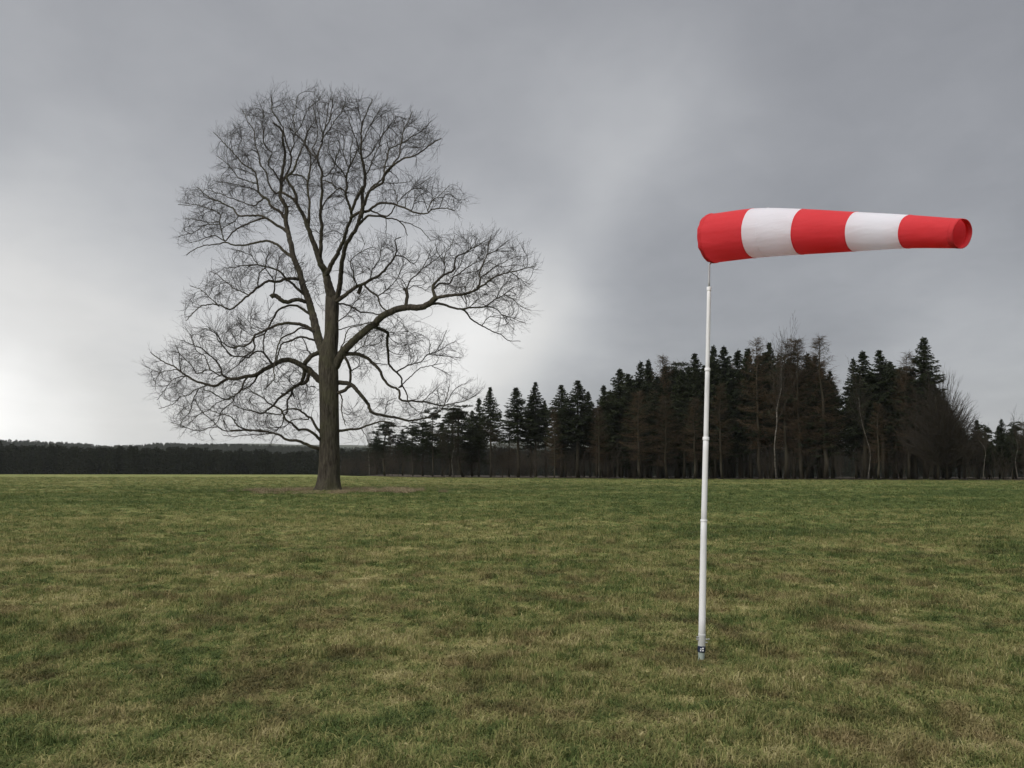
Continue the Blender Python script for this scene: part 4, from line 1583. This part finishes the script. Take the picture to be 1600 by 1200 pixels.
FRONT = [
    # kind, column, tip row, slimness, metres behind the edge, label
    ('birch', 577, 672, 0.9, 1, 'thin pale trunked birch just right of the big tree trunk'),
    ('pine', 601, 655, 1.7, 5, 'low bushy pine behind the lowest right hand bough of the big tree'),
    ('spruce', 588, 676, 1.5, 12, 'low dark spruce half hidden behind the pale birch near the big tree'),
    ('spruce', 629, 671, 1.5, 13, 'low dark spruce filling the space between the two low pines'),
    ('pine', 661, 655, 1.5, 11, 'dense low pine left of the slim pine among the outer twigs'),
    ('spruce', 691, 660, 1.5, 13, 'stubby spruce right of the slim pine among the outer twigs'),
    ('spruce', 738, 642, 1.4, 12, 'short spruce squeezed in between broad dark pine and pointed spruce'),
    ('bare', 622, 672, 0.9, 2, 'small leafless tree between the two low pines near the big tree'),
    ('pine', 645, 662, 1.35, 7, 'low pine, second to the right of the big tree'),
    ('pine', 676, 638, 1.15, 6, 'slim pine rising through the outer twigs of the big tree'),
    ('bare', 694, 660, 1.0, 1, 'leafless tree in front of the pines right of the big tree'),
    ('pine', 724, 630, 1.9, 5, 'broad dark pine left of the first pointed spruce'),
    ('pine', 703, 646, 1.5, 9, 'dense pine between the slim pine and the broad dark pine'),
    ('spruce', 748, 622, 1.2, 8, 'lower spruce touching the left side of the leftmost pointed spruce'),
    ('birch', 708, 668, 0.8, 0, 'slanting pale trunk in front of the broad dark pine'),
    ('spruce', 767, 605, 1.05, 6, 'pointed dark spruce standing alone at the left end of the wood'),
    ('bare', 785, 655, 0.9, 7, 'leafless tree filling the gap beside the leftmost spruce'),
    ('spruce', 810, 606, 1.55, 5, 'broad spruce right of the sky gap beside the leftmost spruce'),
    ('spruce', 837, 597, 1.1, 8, 'sharp tipped spruce leaning on the broad spruce'),
    ('spruce', 853, 626, 0.9, 12, 'short spruce tip between the sharp spruce and the broad pair'),
    ('larch', 866, 640, 0.8, 0, 'brown bare larch in front of the broad spruce pair'),
    ('spruce', 878, 602, 1.45, 7, 'left tree of the broad dark spruce pair'),
    ('spruce', 903, 595, 1.6, 5, 'right and taller tree of the broad dark spruce pair'),
    ('spruce', 922, 612, 1.0, 10, 'small spruce on the right flank of the broad spruce pair'),
    ('larch', 938, 636, 1.1, 1, 'olive brown bare larch left of the middle of the wood'),
    ('spruce', 945, 602, 1.1, 8, 'spruce at the foot of the steep rise in the treetops'),
    ('spruce', 970, 577, 1.25, 6, 'spruce with knobbly tip at the first high step of the wood'),
    ('pine', 988, 585, 1.0, 11, 'rounded green pine right of the knobbly spruce'),
    ('spruce', 1003, 565, 1.05, 9, 'twin topped spruce, left tip'),
    ('spruce', 1016, 562, 1.0, 8, 'twin topped spruce, right tip'),
    ('larch', 1001, 612, 1.35, 0, 'reddish brown larch in front of the twin topped spruce'),
    ('larch', 1035, 556, 1.0, 6, 'thin green brown larch with wispy tip left of the pole'),
    ('larch', 1042, 618, 1.3, 1, 'second reddish brown larch, lower, left of the pole'),
    ('pine', 1060, 566, 1.2, 7, 'round topped pine left of the pole'),
    ('spruce', 1079, 574, 1.0, 9, 'narrow spruce between the round pine and the pole'),
    ('spruce', 1090, 553, 1.15, 6, 'spruce directly left of the pole'),
    ('larch', 1085, 622, 1.2, 0, 'brown larch at the foot of the spruce beside the pole'),
    ('spruce', 1119, 540, 1.0, 6, 'first spruce tip right of the pole'),
    ('spruce', 1135, 542, 1.05, 8, 'second spruce tip right of the pole'),
    ('larch', 1128, 600, 1.0, 0, 'bare brown larch in front of the first tips right of the pole'),
    ('spruce', 1157, 547, 1.15, 7, 'third spruce tip right of the pole'),
    ('spruce', 1174, 544, 1.0, 6, 'spruce just left of the reddish larch tops'),
    ('larch', 1189, 529, 0.95, 4, 'leftmost of the tall reddish larch tops'),
    ('spruce', 1204, 536, 0.85, 8, 'dark spruce tip between the reddish larch tops'),
    ('birch', 1213, 562, 0.8, 0, 'birch with long white crooked trunk in front of the larches'),
    ('larch', 1227, 535, 1.05, 3, 'second tall reddish larch behind the white birch trunk'),
    ('larch', 1241, 530, 0.95, 5, 'tallest slender reddish larch right of the white birch'),
    ('larch', 1252, 530, 1.0, 3, 'fourth reddish larch of the tall row'),
    ('spruce', 1266, 552, 1.1, 9, 'dark spruce behind the row of reddish larches'),
    ('larch', 1289, 526, 1.15, 4, 'wide open larch with bare boughs arching over the sky gap'),
    ('spruce', 1279, 556, 1.1, 6, 'spruce under the wide open larch'),
    ('spruce', 1300, 580, 0.95, 7, 'dark spruce left of the deep gap in the wood'),
    ('spruce', 1338, 560, 0.85, 7, 'slim spruce right of the deep gap in the wood'),
    ('spruce', 1352, 549, 1.3, 6, 'green tipped spruce right of the deep gap'),
    ('birch', 1356, 612, 0.7, 0, 'pale forked trunk below the green tipped spruce'),
    ('spruce', 1381, 548, 1.25, 6, 'bushy topped spruce, second right of the deep gap'),
    ('pine', 1397, 563, 1.1, 8, 'pine with pale crown left of the tallest spruce'),
    ('larch', 1420, 552, 1.0, 4, 'grey bare larch leaning on the tallest spruce'),
    ('larch', 1372, 630, 1.2, 0, 'brown larch at the foot of the bushy topped spruce'),
    ('spruce', 1446, 528, 1.25, 5, 'tallest and darkest spruce near the right end of the wood'),
    ('spruce', 1462, 598, 1.5, 7, 'broad lower spruce behind the tallest spruce'),
    ('spruce', 1428, 590, 1.35, 6, 'dark spruce filling the left side of the tallest spruce'),
    ('dome', 1466, 588, 0.75, 1, 'bare round tree fanning out right of the tallest spruce'),
    ('dome', 1480, 615, 0.85, 2, 'lower bare tree at the right shoulder of the wood'),
    ('spruce', 1506, 668, 1.5, 10, 'low dark spruce right of the bare fanning trees'),
    ('spruce', 1530, 656, 1.25, 10, 'first spruce tip of the low trees at the right edge'),
    ('pine', 1546, 664, 1.3, 9, 'low pine between the spruce tips at the right edge'),
    ('birch', 1538, 682, 1.2, 0, 'forked pale trunk in front of the low trees at the right edge'),
    ('spruce', 1568, 655, 1.1, 12, 'pointed low spruce second from the right edge'),
    ('pine', 1588, 660, 1.2, 10, 'rounded low pine at the right edge'),
    ('birch', 1590, 668, 0.8, 1, 'single pale birch trunk at the right edge'),
    ('spruce', 1612, 664, 1.3, 9, 'low dark spruce cut by the right edge'),
]
for q, (kind, px_, top, wd, back, lab) in enumerate(FRONT):
    plant_px(kind, px_, top, wd, back, lab, 3 if kind == 'spruce' and 795 < px_ < 930 else q)

# trees standing deeper in the wood, seen only between the front ones
prof = np.array([(790, 640), (930, 632), (960, 610), (1040, 592), (1100, 580), (1200, 570), (1290, 578), (1330, 610), (1380, 585), (1440, 585), (1480, 640), (1510, 680), (1640, 678)])
for px_ in np.arange(798, 1640, 13):
    for row in range(2):
        back = 10 + row * 9 + wrng.uniform(-3, 5)
        p = px_ + wrng.uniform(-6, 6)
        if p < 932 and (row == 1 or wrng.random() < 0.6) or 1306 < p < 1334:
            continue        # daylight shows between the trunks here
        Yd = 140.0
        for _ in range(20):
            X_ = at(p, 740, Yd)[0]
            Yd = float(edge_y(X_)) + back
        top = np.interp(p, prof[:, 0], prof[:, 1]) + wrng.uniform(-22, 14)
        h = at(p, top, Yd)[2] - float(ground_z(X_, Yd))
        kd_ = 'spruce' if wrng.random() < 0.72 else ('larch' if wrng.random() < 0.6 else 'pine')
        nm = {'spruce': 'dark spruce deep in the wood, half hidden behind the front trees', 'larch': 'bare brown larch deep in the wood, half hidden behind the front trees',
              'pine': 'pine deep in the wood, half hidden behind the front trees'}[kd_]
        plant(kd_, X_, Yd, h, wrng.uniform(1.0, 1.45), nm, {'spruce': 'spruces deep in the wood', 'larch': 'larches deep in the wood', 'pine': 'pines deep in the wood'}[kd_])

# bare brush and saplings along and inside the edge of the wood
brush = []
for k in range(6):
    tm, cm, _, _ = make_bare(60 + k, 3.4, 1.5, 4 + k % 3, None, None, 0.55, 0.42, 0.25)
    bm_V = Geo()
    for me in (tm, cm):
        v = np.zeros(len(me.vertices) * 3)
        me.vertices.foreach_get('co', v)
        v = v.reshape(-1, 3)
        q4 = np.array([list(p.vertices) for p in me.polygons if len(p.vertices) == 4])
        bm_V.add(v, q4)
    brush.append(bpy.data.objects.new('brush_clump', bm_V.mesh('brush_clump', m_shrub)))
n = 420
px_ = rng.uniform(525, 1660, n)
bk = rng.uniform(0.5, 34, n) ** 1.0
Yd = np.full(n, 135.0)
for _ in range(25):
    X = (px_ - 800) / F * Yd / (CT + 0.09 * ST)
    Yd = edge_y(X) + 1.5 + bk
s = rng.uniform(0.55, 1.25, n)
ug = scatter('undergrowth', brush, np.column_stack([X, Yd, ground_z(X, Yd)]), np.column_stack([np.zeros(n), np.zeros(n), rng.uniform(0, 6.28, n)]),
             np.column_stack([s * 1.1, s * 1.1, s]), rng.integers(0, 6, n))
tag(ug, 'grey brown leafless brush growing under and between the trees of the wood', 'brush', kind='stuff')
# ------------------------------------------------------------------ far plantation, wooded rise, hills
def far_conifer(seed, H=15.0, R=2.4, n=420):
    r = np.random.default_rng(seed)
    z = H * r.uniform(0.05, 1.0, n) ** 0.8
    rr_ = R * (1 - z / H) ** 0.8 * r.uniform(0.2, 1.0, n) ** 0.5
    a = r.uniform(0, 6.283, n)
    bs = np.column_stack([rr_ * np.cos(a), rr_ * np.sin(a), z])
    dv = np.column_stack([np.cos(a), np.sin(a), r.uniform(-0.5, 0.6, n)])
    V, Q = shards(bs, dv, r.uniform(0.6, 1.3, n), r.uniform(0.25, 0.5, n), r)
    g = Geo()
    g.add(V, Q)
    g.tube([(0, 0, 0), (0, 0, H * 0.6), (0, 0, H)], [0.2, 0.13, 0.05], 5)
    return bpy.data.objects.new('far_conifer', g.mesh('far_conifer', m_spruce_far))


m_spruce_far = needle_material('far_needles', (0.007, 0.010, 0.006), (0.018, 0.020, 0.011))
fc = [far_conifer(300 + k, 15, 2.2 + 0.3 * (k % 3)) for k in range(5)]
n = 6500
Y = rng.uniform(385, 470, n)
X = rng.uniform(-0.72, 0.72, n) * Y
colpx = 800 + F * X / Y
top = np.interp(colpx, [-300, 0, 200, 420, 700, 1600], [699, 700, 705, 708, 706, 704])
H_ = EYE + (HOR - top) / F * 425 - ground_z(X, Y)
s = H_ / 15.0 * rng.uniform(0.70, 1.05, n) * (1 + 0.24 * VN1(X / 22, Y / 60) + 0.1 * VN2(X / 7, Y / 40))
pl = scatter('plantation', fc, np.column_stack([X, Y, ground_z(X, Y)]), np.column_stack([np.zeros(n), np.zeros(n), rng.uniform(0, 6.28, n)]),
             np.column_stack([s, s, s]), rng.integers(0, 5, n))
tag(pl, 'low dark conifer plantation beyond the far edge of the meadow', 'forest', kind='stuff')
n = 9500
Y = rng.uniform(1380, 1760, n)
X = rng.uniform(-0.72, 0.72, n) * Y
colpx = 800 + F * X / Y
keep = VN2(X / 90 + 3, Y / 300) > -0.36
X, Y, colpx = X[keep], Y[keep], colpx[keep]
n = len(X)
top = np.interp(colpx, [-300, 0, 60, 130, 165, 215, 240, 380, 450, 530, 900, 1600], [684, 687, 690, 693, 697, 697, 694, 694, 697, 699, 700, 700])
H_ = EYE + (HOR - top) / F * Y - ground_z(X, Y)
s = H_ / 15.0 * rng.uniform(0.72, 1.04, n) * (1 + 0.22 * VN1(X / 60 + 5, Y / 150))
rs = scatter('rise_forest', fc, np.column_stack([X, Y, ground_z(X, Y)]), np.column_stack([np.zeros(n), np.zeros(n), rng.uniform(0, 6.28, n)]),
             np.column_stack([s, s, s]), rng.integers(0, 5, n))
tag(rs, 'dark forest on the low rise along the horizon behind the plantation', 'forest', kind='stuff')

m_hill, t, b = material('wooded_hill')
pos = t.new('ShaderNodeNewGeometry').outputs['Position']
t.put(b.inputs['Base Color'], t.ramp(t.noise(pos, 0.012, 6, 0.65), [(0.35, (0.022, 0.030, 0.018)), (0.65, (0.055, 0.055, 0.035))]))
hx = np.linspace(-3400, 3400, 170)
hv = np.linspace(0, 1, 16)
HV = []
for v in hv:
    for x in hx:
        ridge = 74 + 9 * math.sin(x / 410.0 + 1.0) + 6 * math.sin(x / 173.0) + 8 * float(VN3(x / 160.0, 0.3))
        HV.append((x, 2600 + 1100 * v, -4 + (ridge + 4) * math.sin(v * math.pi) ** 0.8 + 3 * float(VN1(x / 50.0, v * 9))))
i = np.arange(len(hv) - 1)[:, None] * len(hx)
j = np.arange(len(hx) - 1)[None, :]
Q = np.stack([i + j, i + j + 1, i + len(hx) + j + 1, i + len(hx) + j], -1).reshape(-1, 4)
hills = link('hills', mesh_from('hills', np.array(HV), Q, m_hill, True))
tag(hills, 'pale distant wooded hills on the horizon', kind='structure')
HAZE = 0.00007
if HAZE:
    x0, x1, y0, y1, z0, z1 = -7600, 7600, -150, 6200, -14, 105
    V = [(x0, y0, z0), (x1, y0, z0), (x1, y1, z0), (x0, y1, z0), (x0, y0, z1), (x1, y0, z1), (x1, y1, z1), (x0, y1, z1)]
    Q = [(0, 3, 2, 1), (4, 5, 6, 7), (0, 1, 5, 4), (1, 2, 6, 5), (2, 3, 7, 6), (3, 0, 4, 7)]
    m_haze = bpy.data.materials.new('haze')
    m_haze.use_nodes = True
    hn_ = m_haze.node_tree
    hn_.nodes.clear()
    ho = hn_.nodes.new('ShaderNodeOutputMaterial')
    pv = hn_.nodes.new('ShaderNodeVolumePrincipled')
    pv.inputs['Color'].default_value = (0.86, 0.90, 0.96, 1)
    pv.inputs['Density'].default_value = HAZE
    pv.inputs['Anisotropy'].default_value = 0.2
    hn_.links.new(pv.outputs[0], ho.inputs['Volume'])
    haze = link('haze', mesh_from('haze', np.array(V, float), np.array(Q), m_haze))
    tag(haze, 'thin winter haze in the air over the meadow and woods', kind='stuff')
